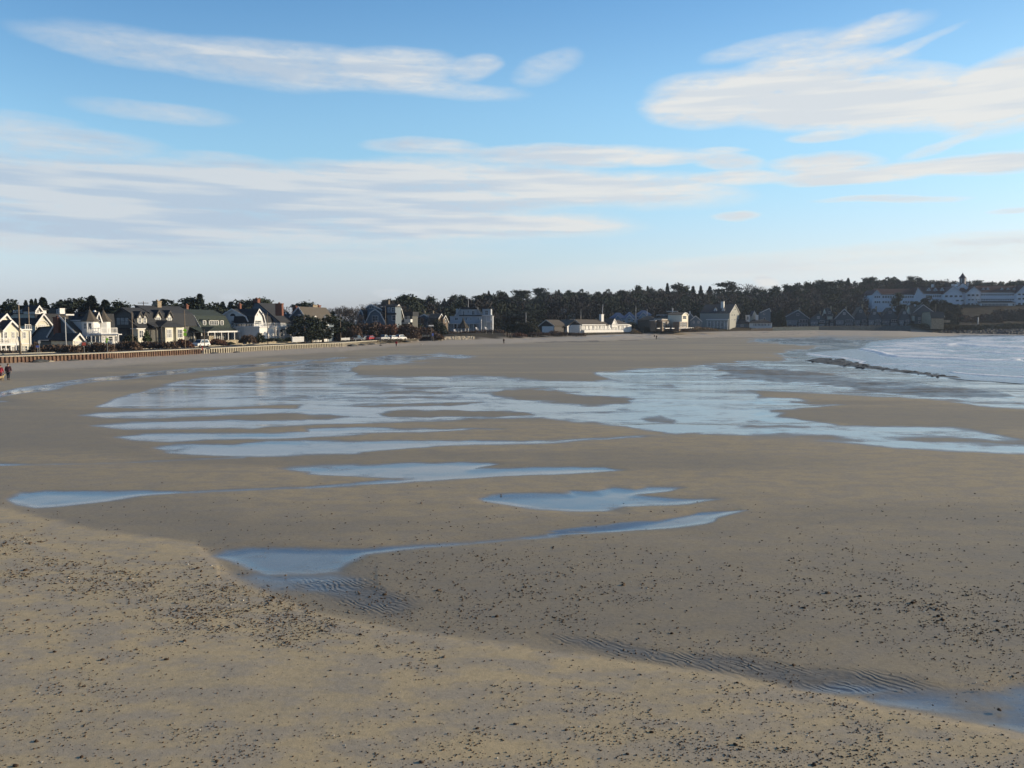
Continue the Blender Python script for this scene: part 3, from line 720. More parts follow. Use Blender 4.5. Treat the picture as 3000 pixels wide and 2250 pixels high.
# ------------------------------------------------------------------ the houses, from left to right
LA = -15.0
def left_row():
    # 1 cream beach house with a deck, at the left edge
    h = House('beach_house', 'cream beach house with white railed deck, first behind the rusty sea wall', 'house', 8, 158, 1.0, LA, wall=CREAM)
    h.gab('B', 0, [(8,968),(31,941),(57,967)], 7)
    h.gab('B', -2.2, [(-26,962),(16,922),(44,958)], 9, over=.3)
    h.flat('B', .02, (57.5,88,968), 6.5, roof=WTRIM)
    h.flat('B', -.1, (-120,8,971), 6, roof=ROOFD)
    for x0, x1, n in ((11,21,2),(33,43,2),(65,76,3)): h.win('B', .02 if x0 > 60 else 0, x0, 972, x1, 992, n)
    h.win('B', 0, 48, 973, 53, 992, 1)
    # deck over the porch
    h.blk('B', 1.9, (-60,1008), (60,1011.5), 1.9, WTRIM, 'deck')
    h.rail('B', 1.85, (-60,1008), (60,1008), 1.0)
    for x in (-30,-14,2,16,31,46,60): h.post('B', 1.8, x, 1011, 1040, .12, z0=0)
    for x0, x1 in ((4,13),(18,28),(32,44),(48,54)): h.win('B', 0, x0, 1014, x1, 1032, 2)
    h.flat('B', .9, (63,83,1009), 1.0, wall=CREAM, roof=WTRIM, over=.1)
    h.win('B', .92, 65, 1013, 69, 1029); h.win('B', .92, 72, 1013, 80, 1029, 1)
    for z in (970,):
        h.post('B', .06, 8.5, z, 1040, .13, z0=0); h.post('B', .1, 87.5, z, 1040, .13, z0=0)
    h.rail('B', -.9, (74,966), (91,966), 1.0)
    h.done()
    # 2 large dark-roofed house behind
    h = House('shingle_house', 'big dark-roofed house with a white glazed roof lookout and arched gable balcony', 'house', 104, 186, 1.3, LA, wall=CREAM)
    h.gab('B', 0, [(103,950),(124,921),(147,950)], 13)
    h.gab('A', 1.0, [(-10,960),(40,919),(104,921),(112,960)], 10, rake=False)
    h.blk('B', .25, (109,957), (139,963), .2, WTRIM, 'balcony_rail')
    B = MB()
    for k in range(9):
        a0, a1 = math.pi*k/9, math.pi*(k+1)/9
        y0, z0 = h.hit('B', .1, 124, 952); rr = 1.5
        B.prism([(y0+rr*math.cos(a0), z0+.9*math.sin(a0)), (y0+rr*1.12*math.cos(a0), z0+1.05*math.sin(a0)), (y0+rr*1.12*math.cos(a1), z0+1.05*math.sin(a1)), (y0+rr*math.cos(a1), z0+.9*math.sin(a1))], h.fn('B'), .0, .18)
    B.build('arch', WTRIM, h.e)
    h.win('B', .02, 114, 951, 134, 957, 3)
    h.hip('A', 2.5, (69,99,906), 3.5, 895, zb=7.2, wall=WHITE); h.win('A', 2.5, 73, 908, 78, 919); h.win('A', 2.5, 84, 908, 96, 919, 2, frame=WTRIM, glass=CURT)
    h.gab('B', 4.2, [(103,909),(111,898),(120,910)], 3, wall=WHITE, zb=7.2); h.win('B', 4.22, 107, 907, 114, 917)
    h.rail('A', 2.0, (40,922), (79,922), 1.0)
    h.done()
    # cupola house behind (white-capped)
    h = House('shingle_house', 'low grey house with flat white balcony cap and square cupola window, behind the brick chimney', 'house', 190, 196, 1.3, LA, wall=SHNG)
    h.hip('A', 0, (130,214,946), 12, 916, roof=ROOFD); h.flat('A', .1, (143,170,906), 2.2, wall=SHNG, zb=6, roof=ROOFD)
    h.flat('A', 0, (165,175,906), 1.5, wall=WHITE, zb=6.2, roof=WTRIM, over=.05); h.win('A', 0, 167, 908, 173, 917)
    h.blk('A', -1, (151,920), (193,924), 2.5, WTRIM, 'balcony'); h.blk('A', -.9, (151,924), (158,935), 2, WTRIM, 'balcony_post')
    h.hip('A', 6, (190,250,934), 10, 917)
    h.done()
    # 3 slate-blue cottage with the big brick chimney
    h = House('cottage', 'low slate-blue cottage with steep roof and tall red brick chimney', 'house', 232, 166, 1.2, LA, wall=BLUEW, roof=ROOFD)
    h.gab('A', 4, [(144,985),(178,928),(240,992)], 9, wall=BLUEW, roof=ROOFB)
    h.gab('A', 5.5, [(90,992),(118,960),(150,958),(170,992)], 6, roof=ROOFD, rake=False)
    h.hip('A', 0, (113,222,998), 6.5, 981, roof=ROOFD)
    h.blk('A', -.42, (114,996), (214,998.5), .05, WTRIM, 'gutter')
    h.gab('B', .3, [(213,996),(229,979),(244,998)], 5, wall=CREAM)
    h.win('B', .32, 219, 999, 238, 1006, 2)
    h.chim('A', 3.2, 155, 932, 171, 1000, 1.0)
    h.done()
    # 4 white house with two turrets
    h = House('victorian_house', 'white house with two pointed turrets and railed upper balcony', 'house', 262, 172, 1.2, LA, wall=WHITE)
    h.flat('B', 0, (262,322,941), 7, roof=WTRIM)
    h.gab('B', .1, [(276,941),(285,917),(293,941)], 5, zb=5.8); h.hip('B', -.2, (262,322,940), 7, 917)
    h.drum('B', -.5, 262, 941, 1003, 1.55, z0=0); h.cone('B', -.5, 262, 905, 941, 1.7, m=ROOFB)
    h.drum('B', -.5, 302, 941, 1003, 1.45, z0=0); h.cone('B', -.5, 302, 907, 941, 1.6, m=ROOFB)
    h.chim('B', -3.5, 278, 916, 283, 925, .6, m=WTRIM)
    h.gab('A', 1.6, [(218,962),(236,920),(268,921),(272,960)], 6, wall=SHNG, rake=False)
    for x0, x1 in ((244,256),(259,270)): h.win('A', -1.5, x0, 946, x1, 965)
    for x0, x1 in ((274,279),(281,284),(296,301),(313,318)): h.win('B', .15, x0, 946, x1, 966)
    # balcony and glazed porch
    h.blk('A', -3.2, (262,978), (347,981), 1.0, WTRIM, 'balcony_floor')
    h.blk('B', 3.2, (296,977), (347,981), 3.2, WTRIM, 'balcony_floor')
    h.rail('B', 3.1, (296,977.5), (344,977.5), 1.15); h.rail('A', -3.1, (262,978), (295,978), 1.15)
    h.flat('B', 2.6, (297,343,982), 2.5, roof=WTRIM, over=.1)
    for x0, x1 in ((299,305),(307,313),(316,331),(334,343)): h.win('B', 2.62, x0, 984, x1, 1000, 2 if x1-x0 < 9 else 1)
    h.post('B', 3.05, 346, 981, 1005, .1, z0=0)
    for x0, x1 in ((244,254),(258,268),(272,280),(284,292)): h.win('A', -2.0, x0, 984, x1, 1002)
    h.done()
    # 5 gambrel shingle house
    h = House('gambrel_house', 'dark shingled gambrel house with a triple gable window and two narrow dormers', 'house', 403, 186, 1.2, LA, wall=SHNG, roof=ROOFD, trim=DTRIM)
    h.gab('A', 0, [(321,962),(334,923),(359,903),(386,920),(403,958)], 9.5, rake=True)
    h.win('A', 0, 340, 929, 379, 953, 3, frame=DTRIM, glass=CURT); h.win('A', 0, 371, 966, 381, 985, 1, frame=DTRIM); h.win('A', 0, 386, 966, 400, 985, 1, glass=CURT)
    h.blk('A', -.4, (321,961), (403,964), .4, DTRIM, 'belt_course')
    for a, b, p in ((402,416,915),(417,430,918)):
        h.gab('B', -.3, [(a,930),((a+b)/2+.5,p),(b,930)], 2.6, wall=CREAM, roof=ROOFD, zb=h.hit('B', -.3, a, 952)[1], over=.2)
        h.win('B', -.27, a+2.2, 928, b-2.2, 948, 2, frame=WTRIM)
    h.blk('B', 1.2, (400,961.5), (427,964), 1.6, WTRIM, 'bay_cap'); h.flat('B', 1.0, (404,424,964), 1.4, wall=CREAM, noroof=True)
    h.win('B', 1.02, 407, 967, 420, 990, 2, frame=WTRIM); h.shed('B', .9, (403,956), (432,958), 2.5, 1.6, name='roof_skirt')
    h.done()
    # 6 second gambrel house with the stone chimney
    h = House('gambrel_house', 'dark shingled gambrel house with a broad stone chimney and two lit bay windows', 'house', 453, 192, 1.2, LA, wall=SHNG, roof=ROOFD, trim=DTRIM)
    h.gab('A', 0, [(384,950),(394,920),(402,897),(440,918),(453,952)], 15)
    h.chim('A', 6, 447, 884, 462, 908, 1.4, m=TANST)
    for a, b, p in ((453,472,911),(487,504,912)):
        h.gab('B', -.3, [(a,929),((a+b)/2+.5,p),(b,929)], 3, wall=CREAM, roof=ROOFD, zb=h.hit('B', -.3, a, 950)[1], over=.25)
        h.win('B', -.27, a+2, 928, b-2, 948, 2, frame=WTRIM)
    h.shed('B', 2.2, (453,957), (540,957), 3.5, 1.5); h.shed('A', -1.5, (436,957), (472,957), 2.5, 1.4)
    for a, b in ((484,507),(516,539)):
        h.flat('B', 1.8, (a,b,959), 1.9, wall=CREAM, noroof=True); h.win('B', 1.82, a+4, 964, b-4, 990, 3, frame=WTRIM)
    h.win('A', 0, 441, 967, 448, 985, 1, frame=DTRIM); h.blk('A', -.06, (452,966), (459,999), .1, DTRIM, 'door', zb=0)
    h.rail('A', -1.6, (459,1003), (484,1003), 1.0, m=SHNG); 
    for x in (443,457,472): h.post('A', -1.5, x, 957, 1003, .12, m=DTRIM, z0=0)
    h.done()
    # 7 green-roofed gambrel with long porch
    h = House('gambrel_house', 'dark green-roofed gambrel house with long white-columned porch', 'house', 588, 208, 1.1, LA, wall=SHNG, roof=ROOFG)
    h.gab('A', 0, [(504,956),(506,930),(534,908),(570,926),(588,958)], 12.5)
    h.win('A', 0, 525, 940, 551, 956, 2)
    h.shed('B', 2.8, (588,972), (704,972), 3.2, 1.35, roof=ROOFG); h.blk('B', 2.85, (608,970), (704,973), .15, WTRIM, 'fascia')
    h.shed('A', -3, (520,973), (606,973), 3.2, 1.3, roof=ROOFG); h.blk('A', -3, (545,972), (606,974.5), .15, WTRIM, 'fascia')
    for x in (568,590): h.post('A', -2.8, x, 973, 1003, .11, z0=0)
    for x in (609,628,648,668,686,702): h.post('B', 2.7, x, 972, 1003, .11, z0=0)
    h.flat('B', 2.9, (664,704,996), 1.2, wall=STONE, noroof=True)
    h.win('B', 0, 615, 978, 626, 995, 1, glass=CURT); h.win('B', 0, 630, 978, 643, 998, 2); h.win('B', 0, 652, 978, 660, 998)
    for a, b, n in ((594,604,1),(612,641,4),(645,655,1)):
        z0 = h.hit('B', -.2, a, 956)[1]
        h.flat('B', -.2, (a,b,938), 3, wall=WHITE, roof=ROOFG, zb=z0, over=.3, th=.2, name='dormer_roof'); h.win('B', -.17, a+1, 939, b-1, 953, n)
    h.chim('A', 4, 540, 896, 547, 908, .8)
    h.flat('A', -3.1, (588,612,984), 2, wall=STONE, noroof=True)
    h.done()
    # 8 large white house
    h = House('white_gambrel_house', 'large white gambrel house with a flat-roofed wing, roof rail and two brick chimneys', 'house', 734, 222, 1.1, LA, wall=WHITE, roof=ROOFD)
    h.gab('A', 0, [(634,950),(646,928),(681,907),(722,928),(735,955)], 12)
    h.win('A', 0, 677, 938, 687, 953); h.win('A', 0, 704, 938, 713, 950); h.win('A', 0, 654, 938, 661, 950)
    B = MB(); x0, z0 = h.hit('A', -.05, 682, 926); rr = abs(h.hit('A', 0, 690, 926)[0]-x0)
    B.prism([(x0+rr*math.cos(math.pi*k/8), z0+rr*.85*math.sin(math.pi*k/8)) for k in range(9)], h.fn('A'), -.07, .02); B.build('fan_window', GLASS, h.e)
    h.gab('B', 1.0, [(741,954),(744,928),(756,907),(769,925),(776,954)], 5.5)
    h.win('B', 1.02, 746, 938, 766, 951, 5); h.win('B', 1.02, 750, 918, 755, 925)
    h.chim('A', 4, 696, 893, 703, 912, .8)
    # tall shingled roof behind
    h.gab('A', 12, [(716,955),(745,889),(757,889),(822,945)], 10, wall=BLUEW, rake=False)
    h.chim('A', 12.5, 741, 877, 755, 897, 1.3); h.chim('A', 9, 806, 891, 826, 916, .9)
    B = MB()
    h.gab('B', -1.5, [(824,938),(833,916),(843,938)], 6, zb=h.hit('B', -1.5, 824, 962)[1]); h.win('B', -1.48, 828, 938, 836, 952, 2); h.win('B', -1.48, 831, 925, 834, 931)
    h.flat('B', -1.7, (796,824,937), 5, wall=WHITE, roof=WTRIM)
    # flat-roofed wing
    h.flat('B', 3.4, (760,838,960), 6, wall=WHITE, roof=WTRIM)
    h.rail('B', 3.3, (760,957), (836,957), .95, sp=.45); h.rail('A', -2.1, (686,958), (758,958), .9, sp=.45)
    h.flat('A', -2.2, (688,760,960), 4, wall=WHITE, roof=WTRIM)
    for x0, x1 in ((808,815),(819,828),): h.win('B', 3.42, x0, 965, x1, 985)
    for x in (807,817,829,831): h.post('B', 3.6, x, 961, 990, .12, z0=0)
    B = MB(); 
    # right-hand porch
    h.shed('B', 4.2, (831,965), (877,965), 4, 1.0); h.blk('B', 4.25, (836,964), (877,966), .1, WTRIM, 'fascia')
    for x in (837,846,851,860,875): h.post('B', 4.1, x, 966, 988, .1, z0=0)
    h.rail('B', 4.1, (831,989), (852,989), .9)
    h.done()
    # 9 grey hipped house behind dark trees
    h = House('grey_shingle_house', 'grey shingled house with tan stone chimneys, half hidden by dark trees', 'house', 888, 240, 1.2, LA, wall=BLUEW, roof=ROOFD)
    h.gab('A', 0, [(846,934),(876,901),(900,938)], 16, roof=ROOFB); h.win('A', 0, 864, 935, 870, 940); h.win('A', 0, 875, 935, 881, 940)
    h.chim('A', 7, 857, 900, 868, 908, 1.2); h.chim('B', -4, 917, 895, 931, 914, 1.3, m=TANST); h.chim('B', -4, 934, 896, 940, 914, 1.2)
    h.gab('B', .4, [(900,944),(921,927),(934,944)], 5, roof=ROOFB)
    h.flat('B', 1.5, (902,961,954), 4, wall=WHITE, roof=WTRIM)
    for x in (905,915,925,937,948,960): h.post('B', 3.0, x, 958, 990, .13, z0=0)
    for x in (909,920,931,943,953): h.win('B', 1.52, x-2.5, 960, x+2.5, 982)
    h.shed('B', 3.2, (900,957), (962,957), 2, .8)
    h.done()
    # 10 grey gambrel with white trim by the car park
    h = House('gambrel_house', 'grey gambrel house with white-trimmed gable and rooftop rail above the parked cars', 'house', 1129, 300, 2.2, -13, wall=BLUEW, roof=ROOFD)
    h.gab('A', 0, [(1072,945),(1086,916),(1100,907),(1114,916),(1128,944)], 8); h.win('A', 0, 1090, 925, 1108, 942, 2)
    h.gab('A', 1.2, [(1046,945),(1053,918),(1058,909),(1063,918),(1069,945)], 8); h.win('A', 1.2, 1056, 926, 1061, 943)
    h.gab('A', 6, [(1060,945),(1075,902),(1130,892),(1150,945)], 8, rake=False)
    h.gab('A', 2.2, [(1076,900),(1088,893),(1118,907)], 4, zb=7); h.win('A', 2.2, 1081, 896, 1097, 905, 2)
    h.rail('A', 7, (1090,893), (1119,893), 1.0, sp=.5); h.chim('A', 6.5, 1119, 881, 1138, 896, 1.5, m=BSHNG)
    h.flat('A', 1.5, (1134,1158,899), 6, wall=BLUEW, roof=ROOFD); h.blk('A', 1.0, (1133,917), (1160,922), .5, ROOFD, 'roof_skirt')
    for x0, x1, y0, y1 in ((1147,1155,900,915),(1148,1160,923,940),(1137,1143,902,914)): h.win('A', 1.5, x0, y0, x1, y1)
    h.gab('B', 2.6, [(1157,914),(1160,900),(1166,893),(1174,908),(1183,942)], 7, wall=SHNG); h.win('B', 2.62, 1158.5, 901, 1168, 916, 2); h.win('B', 2.62, 1162, 922, 1173, 940, 2)
    h.flat('A', 12, (1182,1208,926), 6, wall=SHNG, roof=ROOFD, th=1.6); h.win('A', 11.9, 1184, 926, 1188, 934); h.win('A', 11.9, 1192, 926, 1200, 934, 2)
    h.blk('A', 10, (1184,935), (1203,944), 2, WTRIM, 'balcony'); h.blk('A', 10, (1168,945), (1197,948), 1, WTRIM, 'porch_cap')
    h.done()
    h = House('low_house', 'low dark house with two thin chimneys behind the brown thicket', 'house', 1262, 345, 3.0, -12, wall=BLUEW, roof=ROOFD)
    h.gab('A', 0, [(1222,932),(1242,922),(1270,936)], 10); h.win('A', 0, 1251, 940, 1261, 955, 2); h.win('A', 0, 1228, 936, 1234, 948)
    h.chim('A', 3, 1241, 914, 1245, 924, .6, m=TANST); h.chim('A', 4, 1265.5, 913, 1270, 924, .7, m=TANST)
    h.gab('B', 4, [(1283,933),(1291,920),(1297,933)], 4, wall=BSHNG); h.gab('B', 5, [(1298,933),(1303,925),(1312,945)], 4, wall=BSHNG); h.win('B', 5.02, 1303, 936, 1307, 944)
    h.done()
left_row()

def mid_row():
    # 12 big white house facing the beach
    h = House('white_beach_house', 'large white three-storey house with two roof peaks facing the beach', 'house', 1412, 372, 3.2, -3, wall=mat('cool_white_paint', (.46, .48, .50), .6, .05, 2), roof=ROOFD)
    h.gab('A', 0, [(1318,948),(1350,901),(1352,901),(1360,948)], 8); h.gab('A', .3, [(1384,930),(1394,900),(1413,925)], 8)
    h.flat('A', -.3, (1350,1396,906), 8, roof=ROOFD, th=.9); h.blk('A', -1.3, (1345,923), (1412,926), 1.2, ROOFD, 'roof_skirt'); h.blk('A', -1.0, (1352,925), (1381,928), 1, WTRIM, 'balcony')
    h.flat('A', -.9, (1318,1412,927), 8, roof=WTRIM, th=.1, over=.1); h.flat('A', .2, (1413,1438,905), 7, roof=ROOFD); h.blk('A', -.3, (1413,923), (1443,926), 1, WTRIM, 'cornice')
    h.flat('A', 1.2, (1412,1443,926), 6, roof=WTRIM, th=.1)
    h.chim('A', 3, 1336, 907, 1342, 915, .8, m=WTRIM)
    for x0, y0, x1, y1, n in ((1352.5,911,1361,924,2),(1370,910,1373.5,916,1),(1382,910,1391,923,2)): h.win('A', -.3, x0, y0, x1, y1, n)
    h.win('A', .2, 1421, 909, 1430, 923, 2)
    for x0, x1, n in ((1332,1342,2),(1353,1358,1),(1364,1368,1),(1377,1382,1),(1399,1404,1)): h.win('A', -.9, x0, 930, x1, 938.5, n)
    for x0, x1 in ((1323,1329),(1331,1338),(1341,1345),(1376,1381),(1388,1394),(1397,1401)): h.win('A', -.9, x0, 949, x1, 963)
    h.win('A', 1.2, 1414, 930, 1422, 938, 2); h.win('A', 1.2, 1426, 930, 1440, 938, 1)
    for x0, x1 in ((1416,1421),(1424,1428),(1430,1435),(1437,1441)): h.win('A', 1.2, x0, 947, x1, 959)
    for x in (1425,1441): h.post('A', .2, x, 926, 962, .12, z0=0)
    h.blk('A', -.8, (1426,940), (1443,945), 1.8, WTRIM, 'balcony')
    h.blk('A', -3.0, (1314,947), (1402,949), 2.2, WTRIM, 'porch_roof')
    for x in (1315,1328,1340,1352,1364,1376,1388,1400): h.post('A', -2.9, x, 949, 965, .12, z0=0)
    h.flat('A', -3.1, (1403,1410,937), 2.4, roof=WTRIM, over=.08, th=.12)
    h.win('B', 0.02-.0, 1409, 940, 1411, 945)
    h.done()
    # 13 dark house in the wood
    h = House('dark_shingle_house', 'dark shingled house under the trees with blue-white window bands and a lit roof lookout', 'house', 1682, 470, 4.0, -3, wall=SHNG, roof=ROOFD, far=True)
    h.gab('A', 0, [(1572,945),(1582,905),(1592,945)], 9, rake=False); h.win('A', -.02, 1579, 910, 1585, 922, 2); h.win('A', -.02, 1577, 926, 1588, 934, 2)
    h.gab('A', 2, [(1590,935),(1600,905),(1622,905),(1628,935)], 7, rake=False); h.gab('A', -1, [(1615,925),(1619.5,914),(1624,925)], 3, wall=BLUEW); h.win('A', -1, 1617, 921, 1622, 931)
    h.hip('A', 0, (1632,1686,921), 9, 902); h.blk('A', -.3, (1632,920.5), (1686,922), .2, WTRIM, 'cornice')
    h.gab('A', -.2, [(1641,911),(1650,900),(1659,911)], 3, wall=BLUEW, zb=8); h.win('A', -.25, 1646, 907, 1656, 913, 3)
    for k in range(6): h.win('A', -.02, 1637+k*5, 923, 1641.4+k*5, 935, glass=CURT)
    h.win('A', -.02, 1669, 921, 1673, 935, glass=CURT)
    h.flat('A', 4, (1600,1612,893), 2, wall=WHITE, roof=WTRIM, zb=8, over=.1); h.win('A', 3.95, 1602, 896, 1606, 900)
    h.done()
    # 14 bath house
    h = House('bath_house', 'long low white bath house with brown roof and many posts behind the beach', 'bath house', 1623, 362, 1.6, -38, wall=WHITE, roof=ROOFB)
    h.gab('A', 0, [(1580,955),(1601,938),(1624,954)], 9, wall=DTRIM, zb=0, trim=METAL); h.blk('A', -.05, (1588,956), (1622,978), .1, WHITE, 'end_wall')
    h.shed('A', 7.4, (1622,954), (1664,954), 6, 2.6, name='roof'); h.blk('A', 7.5, (1624,954), (1662,957), .5, WTRIM, 'cornice'); h.flat('A', 8.2, (1624,1662,955), 1, roof=WTRIM)
    for k in range(9): h.win('A', 8.15, 1626+k*4, 957, 1629.5+k*4, 966)
    # main block: end gable to the camera, long front to the sea
    h2 = House('x', None, None, 1706, 380, 1.2, -38, wall=WHITE, roof=ROOFB)
    for o in (h2.e,): bpy.data.objects.remove(o)
    h2.e = h.e; off = h2.o-h.o
    # work in the first frame
    x0, _ = off.dot(h.dx), 0; y0 = off.dot(h.dy)
    h.gab('A', y0, [(1661,953),(1684,937),(1706,953)], 22, wall=DTRIM, trim=METAL)
    h.blk('A', y0-.06, (1662,954), (1694,976), .1, WHITE, 'end_wall')
    X = h.hit('A', y0, 1706, 953)[0]
    h.flat('B', X+.05, (1699,1850,952.5), 5, wall=WHITE, roof=WTRIM, th=.1, over=.05)
    h.blk('B', X+.56, (1705,950.5), (1775,953), .2, WTRIM, 'cornice'); h.blk('B', X+.56, (1793,950), (1846,952.5), .2, WTRIM, 'cornice')
    h.shed('B', X+.5, (1704,951), (1776,951), 6.8, 2.4, name='roof'); h.shed('B', X+.5, (1794,951), (1847,951), 6.6, 2.2, name='roof'); h.shed('B', X-.8, (1774,949), (1796,949), 5, 2.1, roof=ROOFD, name='roof')
    h.gab('B', X+.56, [(1792.5,951),(1800,935),(1808,951)], 6, wall=WHITE, zb=3.3, over=.1)
    k = 0
    for x in np.arange(1700, 1846, 4.6):
        if k % 3 != 1: h.blk('B', X+.06, (float(x),955), (float(x)+1.5,965), .04, GLASS if k % 4 == 0 else CURT, 'window')
        k += 1
    for x in np.arange(1706, 1848, 11.0): h.post('B', X+.35, float(x), 953, 970, .10, name='post')
    h.blk('B', X+1.4, (1712,967), (1850,972.5), 2.4, WTRIM, 'deck'); h.rail('B', X+1.35, (1712,968), (1850,968), .8, sp=.5)
    h.blk('B', X+1.0, (1716,972.6), (1849,980), .1, DTRIM, 'crawl_space_shade')  # dark sheet standing in for the shade under the deck
    for x in np.arange(1716, 1850, 6.0): h.post('B', X+1.2, float(x), 972.5, 984, .13, m=PILEW, z0=-.4, name='post')
    h.flat('B', X-2.5, (1762,1769,922), 1.2, wall=WHITE, roof=WTRIM, zb=5, over=.05)
    h.done()
    # 15 pale blue house group
    for args in (((1786,1834,932), 440, 916, 1838, 'pale blue low house just behind the end of the bath house'), ((1826,1862,930), 452, 914, 1866, 'pale blue house between two flagpoles'), ((1862,1908,922), 470, 909, 1910, 'pale blue house right of the flagpoles')):
        (a, b, y), D, rp, cx, lab = args
        h = House('blue_house', lab, 'house', cx, D, 3.2, -8, wall=mat('blue_clapboard', (.20, .29, .40), .7, .1, 2), roof=mat('shade_blue_roof', (.11, .16, .25), .75, .15, 3), far=True)  # the roof's blue is the tint of shade, put into its colour
        h.hip('A', 0, (a, b, y), 8, rp); m = (a+b)/2
        h.gab('A', -2.0, [(m-11, y+5), (m, y-7), (m+11, y+5)], 6); h.win('A', -2.02, m-4, y+3, m+4, y+10, 2)
        h.win('A', -.02, a+3, y+6, a+9, y+13); h.win('A', -.02, b-9, y+6, b-3, y+13); h.done()
    h = House('dark_shingle_house', 'small dark gabled house high behind the blue houses', 'house', 1860, 500, 7, -5, wall=BLUEW, far=True)
    h.gab('A', 0, [(1824,918),(1838,901),(1856,920)], 7); h.win('A', -.02, 1832, 911, 1836, 919); h.win('A', -.02, 1843, 911, 1847, 919); h.done()
    # 16 brown shingle house with lit bays
    h = House('brown_shingle_house', 'brown shingled house with sunlit cream window bays on the dune', 'house', 1988, 426, 3.0, -20, wall=BSHNG, roof=mat('dark_brown_roof', (.085, .068, .05), .9, .25, 5))
    h.hip('A', 0, (1868,1922,938), 9, 926); h.hip('A', 2, (1922,1970,934), 10, 922.5); h.hip('A', 8, (1952,1996,926), 10, 912)
    h.blk('A', 6.8, (1923,922), (1954,923.6), .5, WTRIM, 'ridge_rail'); h.blk('A', 12.5, (1953,911.5), (1986,913), .5, WTRIM, 'ridge_rail'); h.chim('A', 12, 1968.5, 905, 1971.5, 915, .6, m=WTRIM)
    h.flat('B', -7.6, (1920,1927,940), 2.5, wall=BSHNG, roof=WTRIM); h.win('B', -7.57, 1921, 944, 1925, 959, 2)
    h.flat('B', -5.2, (1938,1969,936), 3.5, wall=BSHNG, roof=WTRIM)
    for a, b in ((1940,1950),(1953,1964)): h.flat('B', -4.6, (a,b,941), 1, wall=BSHNG, roof=WTRIM, th=.12); h.win('B', -4.57, a+2, 944, b-1, 959, 3)
    h.gab('B', 1.4, [(1998,922),(2001,919),(2006,916.5),(2011,918),(2016,924)], 7, wall=CREAM, trim=WTRIM); h.win('B', 1.43, 2001, 925, 2010, 935, 2)
    h.flat('B', 2.2, (1990,2014,943), 3, wall=BSHNG, roof=WTRIM, th=.12)
    for a, b in ((1992,1999),(2001,2011)): h.win('B', 2.23, a, 945, b, 957, 3)
    for a, b, y in ((1926,1934,961),(1949,1962,961),(1968,1976,961),(1990,2012,960),(2012,2034,960)): h.blk('B', 3.2, (a,y), (b,y+1.6), .4, WTRIM, 'step')
    h.done()
    h = House('small_grey_house', 'small grey-blue gabled house beside the brown shingled house', 'house', 2056, 458, 3.0, -8, wall=BLUEW, far=True)
    h.gab('A', 0, [(2024,938),(2038,926),(2056,942)], 8); h.gab('A', 3, [(2012,930),(2022,918),(2034,932)], 8); h.win('A', -.02, 2030, 940, 2035, 947); h.win('A', -.02, 2044, 940, 2049, 947)
    h.chim('A', 4, 2019, 914, 2023, 921, .7, m=WTRIM); h.done()
    # 18 white inn with cupola
    h = House('white_inn', 'tall white inn with square cupola, dormers and a sunlit gable end', 'inn', 2139, 486, 3.2, -26, wall=mat('cream_grey_paint', (.30, .30, .27), .6, .05, 2), roof=ROOFD)
    h.gab('B', 0, [(2138,917),(2153,892),(2166,918)], 17); 
    h.flat('A', 0, (2083,2139,917), 9, roof=ROOFD, th=.1)
    for x, in ((2096,),(2119,)):
        h.gab('A', 1.2, [(x-4,909),(x,902.5),(x+4,909)], 3, wall=WHITE, zb=9, over=.15); h.win('A', 1.2, x-2, 908, x+2, 912)
    h.flat('A', 5.5, (2112,2120,883), 2.5, wall=WHITE, zb=10, roof=ROOFD); h.cone('A', 6.5, 2117, 874, 882, 1.2, 4)
    for r_ in (919,931):
        for k in range(6): h.win('A', 0, 2086+k*9, r_, 2089.5+k*9, r_+6)
    h.flat('A', -2.5, (2070,2133,938), 2.6, roof=WTRIM, th=.5)
    for x in range(2072, 2133, 10): h.post('A', -2.6, x, 941, 962, .14, z0=0)
    for k in range(5): h.win('A', -2.52, 2075+k*12, 946, 2082+k*12, 956, 2)
    for yy, xs in ((904,(2146,2152)),(920,(2143,2150,2159)),(934,(2143,2151,2159))):
        for x in xs: h.win('B', .02, x, yy, x+3.2, yy+5.5)
    h.done()
    h = House('low_veranda_house', 'low house with a long row of white porch openings right of the white inn', 'house', 2300, 500, 3.2, -4, wall=BLUEW, roof=ROOFD, far=True)
    h.hip('A', 0, (2142,2200,948), 9, 935); h.hip('A', -1, (2196,2262,946), 8, 936, wall=WHITE)
    for k in range(12): h.win('A', -1.02, 2207+k*4.3, 948, 2210+k*4.3, 955)
    h.gab('A', 4, [(2204,925),(2210,911),(2216,925)], 8, wall=CREAM); h.flat('A', 2, (2214,2222,924), 3, wall=WHITE, roof=WTRIM)
    h.flat('A', 2, (2187,2197,924), 3, wall=WHITE, roof=WTRIM); h.win('A', 1.98, 2189, 927, 2193, 937); h.win('A', -.02, 2150, 951, 2156, 957); h.win('A', -.02, 2170, 951, 2178, 957)
    h.done()
    h = House('tall_grey_house', 'narrow grey-blue house with a tall slanting gable behind the porch openings', 'house', 2256, 520, 4.0, -8, wall=BLUEW, far=True)
    h.gab('A', 0, [(2228,916),(2254,904),(2258,912)], 8); h.win('A', -.02, 2236, 917, 2241, 922); h.win('A', -.02, 2236, 931, 2242, 937); h.done()
mid_row()

